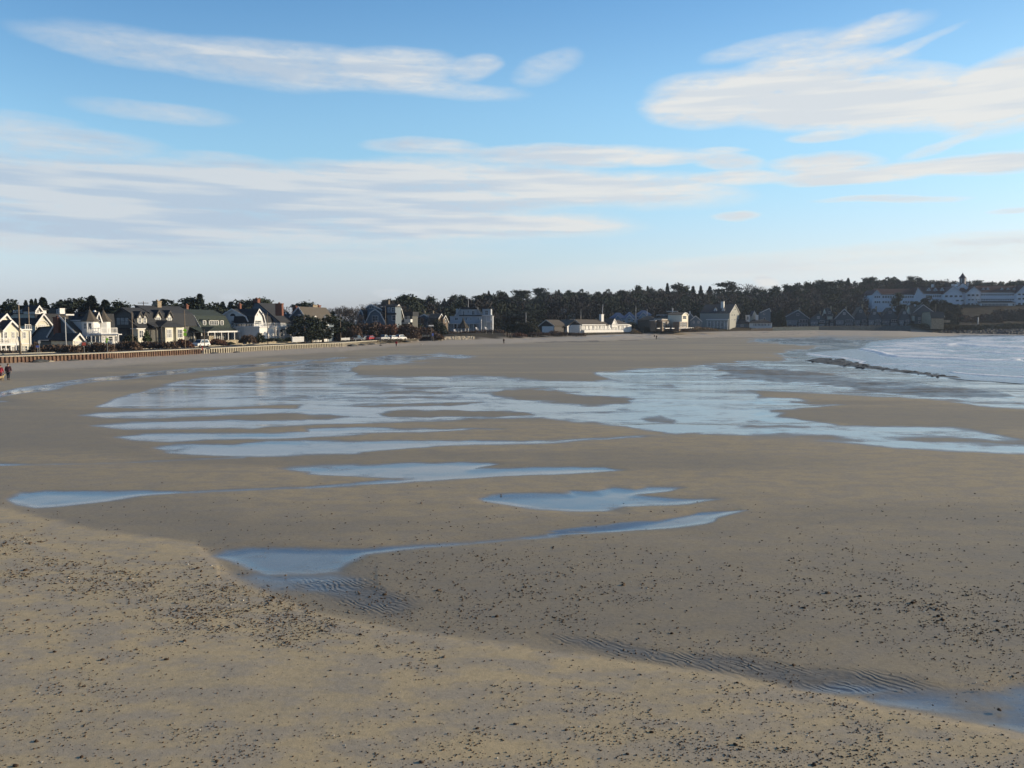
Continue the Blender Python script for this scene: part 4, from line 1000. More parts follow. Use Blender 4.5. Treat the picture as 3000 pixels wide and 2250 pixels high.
def condos():
    # row of shingled shore houses above the grey revetment
    wl = mat('blue_grey_shingle', (.095, .115, .13), .8, .2, 3); rf = mat('brown_grey_roof', (.060, .052, .045), .9, .2, 4)
    spec = [(2290,2338,2372,938,909,'grey-blue shore house with sunlit tan roof, leftmost of the shore row'),
            (2372,2398,2420,940,918,'small grey shore house with pale dormer, second in the shore row'),
            (2418,2430,2446,936,903,'narrow shore house with a sunlit triangular side gable, third in the row'),
            (2446,2474,2502,938,906,'shore house with cream chimney, fourth in the row'),
            (2500,2522,2544,938,899,'shore house with tall brown roof, fifth in the row'),
            (2542,2562,2584,938,905,'shore house with small gable window under the left hotel wing'),
            (2582,2608,2634,937,902,'shore house with cream bay windows under the hotel'),
            (2632,2650,2668,938,904,'low shore house next to the lit triangular wall')]
    for i, (a, m, b, ye, yr, lab) in enumerate(spec):
        h = House('shore_house', lab, 'house', b, 548-(i % 2)*6, 3.4, -16 if i % 2 else -10, group='row of shingled shore houses', wall=wl, roof=ROOFB if i in (0, 4) else rf, far=True)
        h.gab('A', 0, [(a, ye-4), (m, yr), (b, ye-4)], 11, rake=i in (0, 3))
        if i == 2: h.gab('B', -2, [(2421,ye-10),(2430,902),(2439,ye-10)], 3, wall=CREAM, zb=6)
        h.flat('A', -1.6, (a+3, m-2, ye+1), 2, wall=wl, roof=WTRIM, th=.12, over=.05)
        h.flat('A', -2.6, (m+1, b-4, ye+8), 3, wall=mat('pale_grey_shingle', (.17, .19, .20), .85, .2, 3), roof=rf, th=.3, over=.2)
        h.chim('A', 5, m+3, yr-6, m+7, yr+3, 1.0, m=STONE)
        w3 = (m-a-6)/2
        for k in range(2): h.win('A', -1.62, a+4+k*w3, ye+4, a+3+(k+1)*w3, ye+10, 1, glass=CURT)
        h.win('A', -.02, m-4, yr+9, m+3, yr+16, 2, glass=CURT if i % 2 else GLASS)
        h.win('A', -.02, m+4, ye-1, b-5, ye+6, 3, glass=GLASS); h.win('A', -2.62, m+3, ye+11, b-6, ye+18, 3, glass=CURT if i in (1, 6) else GLASS)
        h.win('A', -1.62, a+5, ye+13, m-4, ye+20, 3)
        h.done()
    h = House('end_shore_house', 'last shore house with a lit triangular wall, tall pole and stepped balconies', 'house', 2733, 540, 3.4, -14, wall=wl, roof=ROOFB, far=True)
    h.gab('A', 3, [(2668,922),(2705,893),(2736,915)], 12, roof=ROOFB); h.gab('B', -9.5, [(2666,922),(2677,895),(2686,924)], 3, wall=CREAM, zb=5, rake=False)
    h.flat('A', 0, (2680,2733,926), 9, roof=rf)
    h.gab('B', .3, [(2733,932),(2738,916),(2762,914),(2766,932)], 7, wall=STONE, rake=False)
    h.win('B', .35, 2744, 920, 2757, 926, 2); h.win('B', .35, 2738, 935, 2758, 946, 3)
    h.blk('B', 2.2, (2745,926), (2768,933), 2, WTRIM, 'balcony'); h.blk('B', 3.5, (2760,938), (2784,945), 3, STONE, 'terrace')
    for k in range(4): h.win('A', -.02, 2690+k*11, 930, 2696+k*11, 937, glass=CURT); h.win('A', -.02, 2690+k*11, 941, 2696+k*11, 947)
    h.post('B', 1.0, 2742, 891, 915, .16, m=STONE, name='pole'); h.done()
condos()

def hotel():
    h = House('grand_hotel', 'long white hotel with red roofs, cupola tower and rows of windows on the hill', 'hotel', 2820, 640, 15.5, -2, wall=mat('hotel_paint', (.74, .78, .82), .6, .05, 1), roof=ROOFR)
    h.gab('A', 0, [(2556,863),(2568,850),(2581,863)], 20, over=.5)
    def wing(a, b, ye, yr, depth=12, y0=1.0):
        A_, B_ = h.flat('A', y0, (a, b, ye), depth, noroof=True)
        zr = h.hit('A', y0+depth/2, (a+b)/2, yr)[1]; f = h.fn('B'); R = MB(); ze = A_[1]
        R.prism([(y0-.6, ze), (y0+depth/2, zr), (y0+depth+.6, ze), (y0+depth+.6, ze-.15), (y0-.6, ze-.15)], f, A_[0], B_[0]); R.build('roof', ROOFR, h.e)
    wing(2566, 2692, 862.5, 846, y0=1.2); wing(2690, 2780, 860, 842); wing(2866, 3120, 856.5, 837)
    h.flat('A', .9, (2800,2870,858), 12, noroof=True)
    h.gab('A', -1.0, [(2680,863),(2689,843),(2704,861)], 10, over=.4)
    h.gab('A', -3, [(2766,860),(2793,839),(2820,859)], 16, over=.6, zb=-3); h.gab('A', -1, [(2831,858),(2853,840.5),(2874,857)], 12, over=.6); h.gab('A', -1.5, [(2978,858),(3003,835),(3028,857)], 14, over=.6)
    h.hip('A', .95, (2816,2836,856), 12, 838, roof=ROOFR)
    for x in (2721,2740,2760,2880,2894,2935,2953,2971):
        h.gab('A', 3.2, [(x-6,851),(x,843.5),(x+6,851)], 3.5, zb=h.hit('A', 3.2, x, 853)[1], over=.2); h.win('A', 3.2, x-2, 847.5, x+2, 851.5)
    h.chim('A', 7, 2731, 834, 2736.5, 848, 1.4, m=WTRIM); h.chim('A', 3, 2790, 833, 2797, 842, 1.4, m=WTRIM)
    # cupola
    h.flat('A', 6, (2805,2837,833), 7, zb=9, roof=WTRIM, over=.3); h.gab('A', 5.2, [(2806,840),(2821,829),(2836,840)], 3, zb=9, rake=False)
    for a in (2806,2836): h.post('A', 5.8, a, 828, 833, .5, name='urn')
    h.drum('A', 8.5, 2820.5, 815, 832, 2.0, 8, name='lantern', m=GLASS)
    for k in range(8):
        a = 2*math.pi*k/8; x, z0 = h.hit('A', 8.5, 2820.5, 832); z1 = h.hit('A', 8.5, 2820.5, 814.5)[1]; B = MB()
        B.tube((x+2.35*math.cos(a), 8.5+2.35*math.sin(a), z0), (x+2.35*math.cos(a), 8.5+2.35*math.sin(a), z1), .2); B.build('column', WTRIM, h.e)
    h.cone('A', 8.5, 2820.5, 799, 815, 2.6, 12, m=mat('spire_roof', (.07, .05, .06), .8, .15, 3))
    # windows
    n = 0
    def row(y0, y1, a, b, step, w, c, skip=()):
        x = a
        while x < b:
            h.win('A', c, x, y0, x+w, y1, 1, frame=WTRIM, glass=GLASS, bar=False); x += step
    for r0, r1 in ((867,873),(882,888)):
        row(r0, r1, 2562, 2578, 6, 4.6, 0); row(r0, r1, 2585, 2622, 7.4, 6, 1.2); row(r0, r1, 2645, 2684, 6.8, 5.4, 1.2)
    row(864.5, 871, 2713, 2763, 6.4, 5, 1.0); row(865, 871, 2768, 2814, 14, 9, -3); row(878, 883, 2800, 2815, 14, 10, -3)
    row(862, 868, 2834, 2868, 12, 9, -1); row(876, 880, 2836, 2870, 10, 7, -1); row(861, 866, 2874, 2976, 7, 5.6, 1.0); row(875, 880, 2874, 2976, 7, 5.6, 1.0); row(860, 865, 2982, 3010, 13, 9, -1.5); row(873, 878, 2982, 3010, 13, 9, -1.5); row(887, 894, 2982, 3010, 13, 9, -1.5)
    row(888, 895, 2835, 2858, 10, 7, -1)
    h.blk('A', -.2, (2822,858), (2872,859.2), .6, WTRIM, 'cornice')
    for x in (2829,2845,2859,2872): h.post('A', -3, x, 859, 900, .25, z0=-2)
    # porch with dark roof
    h.shed('A', -6, (2872,886), (2977,886), 6.8, 1.3, roof=ROOFD); h.flat('A', -5.5, (2874,2975,887), 5.5, wall=WHITE, noroof=True, zb=-1)
    B = MB(); row(889, 898, 2877, 2950, 4.0, 3.3, -5.5); h.win('A', -5.5, 2966, 889, 2972, 896)
    h.flat('A', -3.5, (2812,2850,899), 5, wall=WHITE, noroof=True, zb=-4.5); h.blk('A', -8, (2800,908), (2848,914), 5, WTRIM, 'terrace')
    h.done()
hotel()
# ------------------------------------------------------------------ sea wall, promenade, road
def shore_pt(q, off=0.0, step=12.0):
    """world point on the foot of the shore at picture column q, moved inland by off metres"""
    def P(q): D = float(shoreD(q)); return Vector(((q-1500)/FH*D, D, 0))
    a, b = P(q-step), P(q+step); t = (b-a).normalized(); n = Vector((-t.y, t.x, 0))
    return P(q)+n*off, t, n
def resample(q0, q1, ds):
    qs = np.linspace(q0, q1, 4000) if q0 > -200 else np.concatenate([np.linspace(q0, -200, 3000), np.linspace(-199, q1, 3000)])
    D = shoreD(qs); X = (qs-1500)/FH*D
    L = np.concatenate([[0], np.cumsum(np.hypot(np.diff(X), np.diff(D)))])
    s = np.arange(0, L[-1], ds); return np.interp(s, L, qs), s
def corrugated(q0, q1, ds, m, name, parent, depth=.20, ztop=1.28, zbot=-.3):
    qs, s = resample(q0, q1, ds/6)
    # smooth the corner points of the shore
    X = (qs-1500)/FH*shoreD(qs); Y = shoreD(qs)
    k = np.ones(41)/41; Xs = np.convolve(np.pad(X, 20, 'edge'), k, 'valid'); Ys = np.convolve(np.pad(Y, 20, 'edge'), k, 'valid')
    tx = np.gradient(Xs); ty = np.gradient(Ys); L = np.hypot(tx, ty); nx, ny = ty/L, -tx/L     # towards the sea
    ph = (np.arange(len(s)) % 6); o = np.array([0, 1, 1, 1, 0, 0])[ph]*depth
    Xo = Xs+nx*o; Yo = Ys+ny*o; n = len(s)
    V = np.concatenate([np.stack([Xo, Yo, np.full(n, zbot)], 1), np.stack([Xo, Yo, np.full(n, ztop)], 1)])
    i = np.arange(n-1); Q = np.stack([i, i+1, i+1+n, i+n], 1)
    o_ = np_mesh(name, V, Q, m, smooth=False); o_.parent = parent
    return Xs, Ys, nx, ny
def ribbon(name, q0, q1, offs, z, m, parent=None, th=.0, kind=None, ds=3.0):
    ds = min(ds, max(.4, (float(shoreD(q1))-float(shoreD(q0)))*.08)) if q0 > -200 else ds
    qs, s = resample(q0, q1, ds); X = (qs-1500)/FH*shoreD(qs); Y = shoreD(qs)
    k = np.ones(5)/5; X = np.convolve(np.pad(X, 2, 'edge'), k, 'valid'); Y = np.convolve(np.pad(Y, 2, 'edge'), k, 'valid')
    tx = np.gradient(X); ty = np.gradient(Y); L = np.hypot(tx, ty); nx, ny = -ty/L, tx/L     # inland
    n = len(X); rows = []
    prof = [(offs[0], z), (offs[1], z)] if not th else [(offs[0], z-th), (offs[0], z), (offs[1], z), (offs[1], z-th)]
    for o, zz in prof: rows.append(np.stack([X+nx*o, Y+ny*o, np.full(n, zz)], 1))
    V = np.concatenate(rows); Q = []
    for r in range(len(prof)-1):
        i = np.arange(n-1)+r*n; Q.append(np.stack([i, i+1, i+1+n, i+n], 1))
    Q = np.concatenate(Q); ob = np_mesh(name, V, Q, m, smooth=False)
    if th:   # end caps so that the strip is a closed body
        import bmesh
        bm = bmesh.new(); bm.from_mesh(ob.data); bm.verts.ensure_lookup_table()
        for e in (0, n-1): bm.faces.new([bm.verts[e+r*n] for r in range(len(prof))])
        bm.to_mesh(ob.data); bm.free()
    if parent: ob.parent = parent
    if kind: ob['kind'] = kind
    return ob
def build_wall():
    w = empty('sea_wall', (0, 0, 0)); tag(w, 'rusty brown sheet pile sea wall with pale cap along the left road', 'sea wall')
    corrugated(-1650, 592, .66, RUST, 'sheet_piling', w); ribbon('wall_cap', -1650, 592, (-.42, .55), 1.40, CONC, w, th=.16)
    w = empty('sea_wall', (0, 0, 0)); tag(w, 'dark sea wall with pale upright piles running on to the car park', 'sea wall')
    ribbon('wall_face', 592, 1231, (0.0, .3), 1.27, DARKP, w, th=1.6)
    qs, s = resample(594, 1231, .74); first = None
    bx = MB(); bx.box((-.10, -.15, -.4), (.10, .15, 1.26))
    for i, q in enumerate(qs):
        p, t, n = shore_pt(q, -.14)
        if i >= 100: break
        if first is None: first = bx.build('pile', PILEW, w); o = first
        else: o = first.copy(); col.objects.link(o); o.parent = w
        o.location = (p.x, p.y, 0); o.rotation_euler = (0, 0, math.atan2(t.y, t.x)-math.pi/2)
    if len(qs) > 100:
        B = MB()
        for q in qs[100:]:
            p, t, n = shore_pt(q, -.14); B.box((p.x-.11, p.y-.11, -.4), (p.x+.11, p.y+.11, 1.26))
        B.build('pile_row', PILEW, w)['kind'] = 'stuff'
    ribbon('wall_cap', 592, 1231, (-.38, .5), 1.40, CONC, w, th=.16)
    ribbon('promenade', -1650, 1231, (.55, 3.0), 1.34, CONC, th=.3, kind='structure')
    ribbon('beach_road', -1650, 1231, (3.0, 10.4), 1.275, ASPH, kind='structure')
    ribbon('pavement', -1650, 1000, (10.4, 12.0), 1.40, CONC, th=.25, kind='structure')
    ln = mat('road_paint', (.55, .42, .10), .7, .1, 3)
    ribbon('road_centre_line', -1650, 1231, (6.62, 6.78), 1.279, ln, kind='structure')
build_wall()

def low_wall(a, b, off, h, lab, m=STONE):
    w = ribbon('low_stone_wall', a, b, (off, off+.45), 1.3+h, m, th=h+.3); tag(w, lab, 'wall', 'low stone walls between the road and the gardens')
low_wall(386, 418, 12.4, .55, 'short pale wall at the left end of the garden walls')
low_wall(444, 512, 12.4, .75, 'pale fieldstone wall below the brown garden hedge')
low_wall(548, 563, 12.4, .8, 'short pale wall left of the parked white car')
low_wall(612, 662, 12.4, .7, 'pale stone wall right of the white car')
low_wall(670, 730, 12.4, .7, 'pale stone wall below the green-roofed porch')
low_wall(737, 792, 12.4, .75, 'low stone wall in front of the dark bushes')
low_wall(793, 842, 12.4, 1.1, 'taller stone wall before the white wing')
low_wall(847, 868, 12.4, 1.2, 'stone wall left of the white picket fence')
low_wall(872, 1000, 12.4, .9, 'long stone wall under the dark trees')

# ------------------------------------------------------------------ revetment and rocks on the far shore
def rock_mesh(seed, flat=.6):
    r = random.Random(seed); import bmesh
    bm = bmesh.new(); bmesh.ops.create_icosphere(bm, subdivisions=2, radius=1)
    for v in bm.verts:
        n = 1+.28*(float(vnoise(np.array(v.co.x*1.7+seed), np.array(v.co.y*1.7+v.co.z*2.1), seed))-.5)*2+r.uniform(-.05, .05)
        v.co *= n; v.co.z *= flat
    me = bpy.data.meshes.new('rock'); bm.to_mesh(me); bm.free(); return me
ROCKM = mat('dark_rock', (.060, .062, .060), .85, .3, 1.5, bump=.5)
PALER = mat('pale_rock', (.36, .31, .23), .85, .3, 1.5, bump=.5)
def block_strip(name, lab, cat, q0, q1, D0, D1, z0, z1, m, ds=2.2, rough=.35, off=0.0):
    """a sloping bank faced with rocks: rows of lumpy quads following the shore"""
    qs = np.linspace(q0, q1, int(abs(q1-q0)/ds)); rows = 9; V = []
    for r in range(rows):
        f = r/(rows-1)
        D = shoreD(qs)+off+D0+(D1-D0)*f; X = (qs-1500)/FH*D
        z = np.interp(qs, [q0, q1], z0)*(1-f)+np.interp(qs, [q0, q1], z1)*f
        z = z+rough*(_hash(np.arange(len(qs)).astype(np.int64), np.full(len(qs), r), 7)-.5)*(1.0 if 0 < f < 1 else .6)
        V.append(np.stack([X, D+rough*(_hash(np.arange(len(qs)).astype(np.int64), np.full(len(qs), r), 9)-.5), z], 1))
    n = len(qs); V = np.concatenate(V); Q = []
    for r in range(rows-1):
        i = np.arange(n-1)+r*n; Q.append(np.stack([i, i+1, i+1+n, i+n], 1))
    o = np_mesh(name, V, np.concatenate(Q), m, smooth=False); tag(o, lab, cat); return o
block_strip('stone_revetment', 'long grey-green stone revetment below the far row of shore houses', 'sea wall', 2262, 2668, -1, 3.5, (2.2, 2.0), (4.6, 5.4), mat('grey_green_stone', (.062, .080, .078), .9, .25, 1, bump=.4), rough=.25)
block_strip('revetment', 'short dark wall under the row of white porch openings', 'sea wall', 2200, 2264, -1.5, 0, (2.0, 2.2), (3.9, 4.2), DARKP, rough=.15)
block_strip('rock_bank', 'dark bank of rocks and weed at the right end of the far beach', 'rock bank', 2664, 3400, -2, 9, (.2, -.1), (3.6, 3.4), ROCKM, rough=1.0, ds=3)
block_strip('rock_bank', 'pale sunlit bank of stones at the end of the sea wall', 'rock bank', 1236, 1392, -1, 5, (.2, .5), (1.9, 1.9), PALER, rough=.45, ds=3)
block_strip('rock_bank', 'grey heap of broken rock at the end of the car park', 'rock bank', 1226, 1262, -2.6, 1.5, (.2, .2), (1.35, 1.2), mat('grey_rock', (.13, .12, .11), .9, .3, 2, bump=.5), rough=.5, ds=1.6)

# ------------------------------------------------------------------ plants
PINE = mat('pine_needles', (.034, .048, .026), .9, .35, 1.2, c2=(.055, .062, .034), c2amt=.6, c2scale=.4)
SPRUCE = mat('spruce_needles', (.028, .042, .027), .9, .35, 1.2)
TWIG = mat('bare_twigs', (.075, .062, .054), .95, .25, 1)
BARK = mat('bark', (.085, .070, .058), .95, .25, 2)
BRUSH = mat('brown_brush', (.105, .072, .052), .95, .35, 1.5, c2=(.15, .10, .07), c2amt=.6, c2scale=.8)
BRUSHR = mat('reddish_brush', (.145, .075, .050), .95, .35, 1.5)
BRUSHG = mat('olive_brush', (.072, .068, .040), .95, .35, 1.5)
EVERG = mat('evergreen_leaves', (.024, .034, .020), .9, .4, 1.5)
GRASSM = mat('dune_grass', (.25, .185, .105), .95, .3, 2)
def rand_quads(P, size, r, flat=.0, aspect=1.6):
    """one small randomly turned quad per point"""
    n = len(P); rs = np.random.RandomState(r)
    a = rs.normal(size=(n, 3)); a[:, 2] *= (1-flat); a /= np.linalg.norm(a, axis=1)[:, None]
    b = rs.normal(size=(n, 3)); b -= (b*a).sum(1)[:, None]*a; b /= np.linalg.norm(b, axis=1)[:, None]
    s = size*rs.uniform(.6, 1.35, size=(n, 1)) if np.isscalar(size) else size[:, None]*rs.uniform(.6, 1.35, size=(n, 1))
    a = a*s*aspect*.5; b = b*s*.5
    V = np.stack([P-a-b*.6, P+a*.2-b, P+a+b*.5, P-a*.3+b], 1).reshape(-1, 3)
    Q = np.arange(4*n).reshape(n, 4); return V, Q
def mesh_only(name, V, Q, m):
    o = np_mesh(name, V, Q, m, smooth=False); me = o.data; bpy.data.objects.remove(o); return me
TMPL = {}
def limbs(segs, m, name='trunk'):
    B = MB()
    for p0, p1, r0, r1 in segs: B.tube(p0, p1, r0, r1, 5, cap=False)
    o = B.build(name, m, fixn=False); me = o.data; bpy.data.objects.remove(o); return me
def tmpl_spruce(k):
    rs = np.random.RandomState(k); P = []; H = 10.0
    for i in range(3200):
        z = 10*(.08+.92*rs.rand()**.8*.999); R = (2.3+.3*math.sin(k))*(1-z/10)**.85*(1+.22*math.sin(z*5.3+k)+.15*rs.normal())
        a = rs.rand()*6.283; rr = R*rs.rand()**.45; P.append((rr*math.cos(a), rr*math.sin(a), z-.16*rr))
    P = np.array(P); V, Q = rand_quads(P, .40, k)
    return mesh_only('crown', V, Q, SPRUCE), limbs([((0, 0, 0), (0, 0, 9.3), .22, .03)], BARK)
def tmpl_pine(k):
    rs = np.random.RandomState(50+k); P = []; segs = [((0, 0, 0), (.2, 0, 5), .26, .18), ((.2, 0, 5), (.1, .1, 9.2), .18, .05)]
    n = 21+k % 3*3
    for i in range(n):
        z = 2.4+7.0*(i/n)+rs.uniform(-.3, .3); a = rs.rand()*6.283; L = (2.7-1.7*max(0,(z-2.4)/7.4)**1.3)*rs.uniform(.5, 1.25)
        tip = np.array([L*math.cos(a), L*math.sin(a), z+rs.uniform(.0, .7)])
        segs.append(((.15, 0, z-.3), tuple(tip), .09, .03))
        for j in range(3):
            c = np.array([.15, 0, z-.3])*(1-(.45+.3*j))+tip*(.45+.3*j) if j < 2 else tip
            m = 44; q = rs.normal(size=(m, 3))*[.55, .55, .30]; P.append(c+q+[0, 0, .12])
    q = rs.normal(size=(60, 3))*[.6, .6, .4]+[.1, .1, 9.3]; P.append(q)
    P = np.concatenate(P); V, Q = rand_quads(P, .30, k, .3)
    return mesh_only('crown', V, Q, PINE), limbs(segs, BARK)
def tmpl_round(k, m=None, W=3.4):
    rs = np.random.RandomState(90+k); P = []
    for i in range(26):
        a = rs.rand()*6.283; z = rs.uniform(1.6, 9.0); R = W*math.sqrt(max(0, 1-((z-5)/5.2)**2))*rs.rand()**.5
        c = np.array([R*math.cos(a), R*math.sin(a), z]); s = rs.uniform(.6, 1.15)
        q = rs.normal(size=(120, 3)); q /= np.linalg.norm(q, axis=1)[:, None]; P.append(c+q*s*rs.uniform(.5, 1.15, size=(120, 1)))
    P = np.concatenate(P); V, Q = rand_quads(P, .33, k)
    return mesh_only('crown', V, Q, m or EVERG), limbs([((0, 0, 0), (0, 0, 6), .28, .1), ((0, 0, 2.5), (1.6, .4, 5.5), .12, .04), ((0, 0, 2.5), (-1.5, .6, 5.2), .12, .04)], BARK)
def tmpl_bare(k, W=1.0):
    rs = np.random.RandomState(130+k); segs = [((0, 0, 0), (.1, 0, 3.0), .20, .15)]; tw = []
    def grow(p, d, L, r, lev):
        e = p+d*L; (segs if lev < 2 else tw).append((tuple(p), tuple(e), r, r*.6))
        if lev >= 5: return
        for _ in range(3 if lev < 3 else 2):
            nd = d+rs.normal(size=3)*.42*[W, W, .8]; nd[2] += .12; nd /= np.linalg.norm(nd)
            grow(e, nd, L*rs.uniform(.62, .85), r*.62, lev+1)
    for _ in range(4):
        d = np.array([rs.normal()*.4*W, rs.normal()*.4*W, 1.0]); d /= np.linalg.norm(d); grow(np.array([.1, 0, 3.0-rs.rand()]), d, 2.0, .11, 0)
    B = MB()
    for p0, p1, r0, r1 in tw: B.tube(p0, p1, max(r0, .028), max(r1, .020), 3, cap=False)
    o = B.build('crown', TWIG, fixn=False); me = o.data; bpy.data.objects.remove(o)
    return me, limbs(segs, BARK)
for kd, fn_, n in (('spruce', tmpl_spruce, 3), ('pine', tmpl_pine, 4), ('round', tmpl_round, 3), ('bare', tmpl_bare, 4)):
    TMPL[kd] = [fn_(i) for i in range(n)]
TN = dict(spruce='spruce_tree', pine='pine_tree', round='evergreen_tree', bare='bare_tree')
trees = 0
def tree(kind, px, ytop, D, lab, group=None, wide=1.0, seed=None, zb=None, hmin=3.0):
    global trees; trees += 1
    r = random.Random(trees*17+3 if seed is None else seed)
    P = at_depth(px, ytop, D); g = gzf(P.x, P.y) if zb is None else zb
    H = max(P.z-g, hmin); s = H/{'spruce': 10, 'pine': 9.9, 'round': 9.9, 'bare': 10.2}[kind]
    e = empty(TN[kind], (P.x, P.y, g-.15), r.uniform(0, 6.28)); tag(e, lab, 'tree', group)
    cr, tr = TMPL[kind][r.randrange(len(TMPL[kind]))]
    ws = s*wide*r.uniform(.9, 1.15)
    for nm, me in (('crown', cr), ('trunk', tr)):
        o = bpy.data.objects.new(nm, me); col.objects.link(o); o.parent = e
    e.scale = (ws, ws, s); return e
# skyline trees one by one
for kd, x, y, D, w, lab in (
 ('spruce',14,884,235,1.1,'dark spruce cut by the left edge behind the first house'),('round',-18,892,230,1.2,'dark evergreen at the extreme left edge'),
 ('round',58,876,232,1.1,'rounded dark evergreen behind the two utility poles'),('spruce',75,880,240,.8,'narrow spruce right of the rounded evergreen by the poles'),
 ('spruce',92,877,236,1.0,'spruce above the glazed roof lookout'),('spruce',104,876,238,.7,'thin spruce just right of the roof lookout'),('spruce',125,872,234,1.5,'broad spruce over the arched gable'),
 ('round',165,888,240,1.5,'low dark evergreen over the flat balcony cap'),('round',205,874,242,1.6,'wide dark evergreen left of the turrets'),('round',230,871,244,1.5,'tall dark evergreen directly left of the turrets'),
 ('spruce',268,867,242,1.7,'tallest broad spruce above the left turret'),('spruce',308,879,240,1.8,'broad spruce right of the turrets'),('pine',348,882,238,1.3,'thin open pine left of the dark gambrel roofs'),
 ('bare',376,890,250,1.3,'bare tree over the first dark gambrel'),('round',440,888,262,1.3,'evergreen behind the crossarm pole'),('spruce',476,877,260,1.6,'spruce right of the broad stone chimney'),
 ('round',500,882,262,1.4,'evergreen right of the spruce by the stone chimney'),('round',530,879,266,1.6,'rounded evergreen left of the tall pair over the green roof'),('pine',562,869,268,1.3,'left of two tall pines over the green roof'),
 ('spruce',585,862,268,1.5,'tallest conifer over the green roof'),('round',606,886,272,1.5,'low evergreen right of the tallest conifer'),('round',634,886,280,1.5,'evergreen behind the fan-window gable'),
 ('spruce',652,884,284,1.4,'small spruce behind the fan-window gable'),('spruce',674,885,282,1.3,'small spruce above the fan window'),('round',697,879,286,1.6,'evergreen behind the thin brick chimney'),('pine',728,878,290,1.3,'open pine left of the twin-pot brick chimney'),
 ('round',745,877,292,1.2,'evergreen behind the twin-pot brick chimney'),('pine',763,876,292,1.2,'pine right of the twin-pot brick chimney'),('bare',790,893,300,1.5,'bare tree between the two brick chimneys'),
 ('bare',832,887,305,1.7,'bare tree right of the wide brick chimney'),('bare',862,893,310,1.6,'bare tree left of the grey hipped house'),('pine',880,887,300,1.2,'thin pine behind the tan roof'),('pine',905,885,302,1.3,'pine left of the tan stone chimney'),
 ('bare',960,893,320,1.7,'bare tree right of the tan chimneys'),('bare',990,885,325,1.8,'broad bare tree left of the lamp post'),('bare',1016,880,335,1.8,'bare tree over the dark thicket left of the grey gambrel'),('bare',1040,888,335,1.5,'bare tree beside the grey gambrel house'),
 ('bare',1070,880,350,1.6,'bare tree over the small left gable of the grey gambrel house'),('bare',1098,879,355,1.6,'bare tree behind the rooftop rail'),('bare',1130,874,360,1.8,'bare tree behind the dark stone chimney'),('bare',1158,868,365,1.8,'bare tree over the sunlit gambrel'),
 ('pine',1186,864,380,1.5,'dark pine right of the sunlit gambrel'),
 ('pine',1525,849,560,1.5,'tall layered pine standing alone at the gap in the wood'),('pine',1580,844,590,1.4,'tall pine just right of the gap in the wood'),
 ('pine',2128,828,690,1.9,'flat-topped pine above the inn cupola'),('bare',2188,823,700,2.4,'round bare tree on the skyline right of the inn')):
    tree(kd, x, y, D, lab, wide=w)
# the wooded hill behind the middle and right of the bay
SK = [(1180,868),(1200,866),(1215,874),(1240,868),(1260,866),(1285,874),(1320,865),(1360,855),(1390,866),(1400,857),(1425,848),(1455,850),(1480,850),(1500,866),(1545,866),(1562,872),(1600,850),(1630,841),(1660,848),(1700,848),(1740,850),(1780,846),(1820,848),(1860,834),(1890,836),(1930,834),(1960,830),(2000,834),(2030,840),(2065,835),(2090,842),(2120,846),(2150,846),(2200,846),(2240,841),(2280,840),(2318,829),(2350,830),(2380,822),(2420,817),(2450,818),(2480,816),(2520,812),(2550,813),(2590,810),(2620,814),(2655,810),(2690,811),(2720,816),(2750,810),(2790,812),(2840,822),(2870,816),(2900,820),(2940,822),(2960,816),(3000,812),(3040,815),(3090,812),(3150,812)]
SKX = [a for a, b in SK]; SKY_ = [b for a, b in SK]
gl = {'pine': 'dark pine', 'bare': 'bare brown tree', 'round': 'rounded evergreen', 'spruce': 'dark spruce'}
ROWN = {1: 'skyline', 2: 'slope below the skyline', 3: 'upper slope', 4: 'middle slope', 5: 'lower slope'}
LM = [(1190, 'right of the grey gambrel house'), (1265, 'above the low dark house'), (1340, 'above the gazebo'), (1420, 'above the three-storey house'), (1500, 'above the olive thicket'), (1570, 'left of the dark shingled house'), (1640, 'above the dark shingled house'), (1720, 'above the bath house'),
 (1790, 'above the bath house mast'), (1850, 'above the blue houses'), (1930, 'left of the brown shingled house'), (2000, 'above the brown shingled house'), (2070, 'left of the white inn'), (2120, 'above the inn cupola'), (2180, 'right of the inn gable'), (2250, 'above the porch openings'),
 (2330, 'above the tan-roofed shore house'), (2400, 'above the second shore house'), (2470, 'above the fourth shore house'), (2540, 'left of the hotel wing'), (2610, 'behind the left hotel wing'), (2690, 'behind the second hotel gable'), (2750, 'behind the hotel dormers'), (2820, 'behind the hotel tower'),
 (2890, 'behind the right hotel wing'), (2960, 'behind the right hotel dormers'), (3040, 'just past the hotel'), (3140, 'well past the hotel')]
def hill_row(x0, x1, step, drop, depth, kinds, wide, seed):
    r = random.Random(seed); x = x0
    while x < x1:
        D = float(np.interp(x, [1150,1300,1600,2000,2300,2550,2700,3100], [405,470,560,620,680,750,760,760]))+depth+r.uniform(-8, 8)
        kd = r.choice(kinds); y = float(np.interp(x, SKX, SKY_))+drop+r.uniform(-3, 5)
        wf = r.uniform(.85, 1.25)
        near = LM[min(range(len(LM)), key=lambda i: abs(LM[i][0]-x))][1]
        lb = ('broad ' if wf > 1.05 else 'slim ')+gl[kd]+' on the '+ROWN[seed]+' '+near
        tree(kd, x+r.uniform(-6, 6), y, D, lb, 'trees on the wooded hillside' if kd == 'bare' else 'conifers on the wooded hillside' if kd != 'round' else 'rounded evergreens on the wooded hillside', wide=wide*wf, seed=int(x*3+seed), hmin=9)
        x += step*r.uniform(.75, 1.25)
hill_row(1185, 3180, 25, 2, 0, ['pine','round','pine','spruce','round','bare'], .95, 1)
hill_row(1170, 3180, 40, 7, -18, ['bare','bare','bare','pine'], 1.3, 2)
hill_row(1160, 3180, 40, 24, -40, ['bare','bare','bare','round','bare'], 1.4, 3)
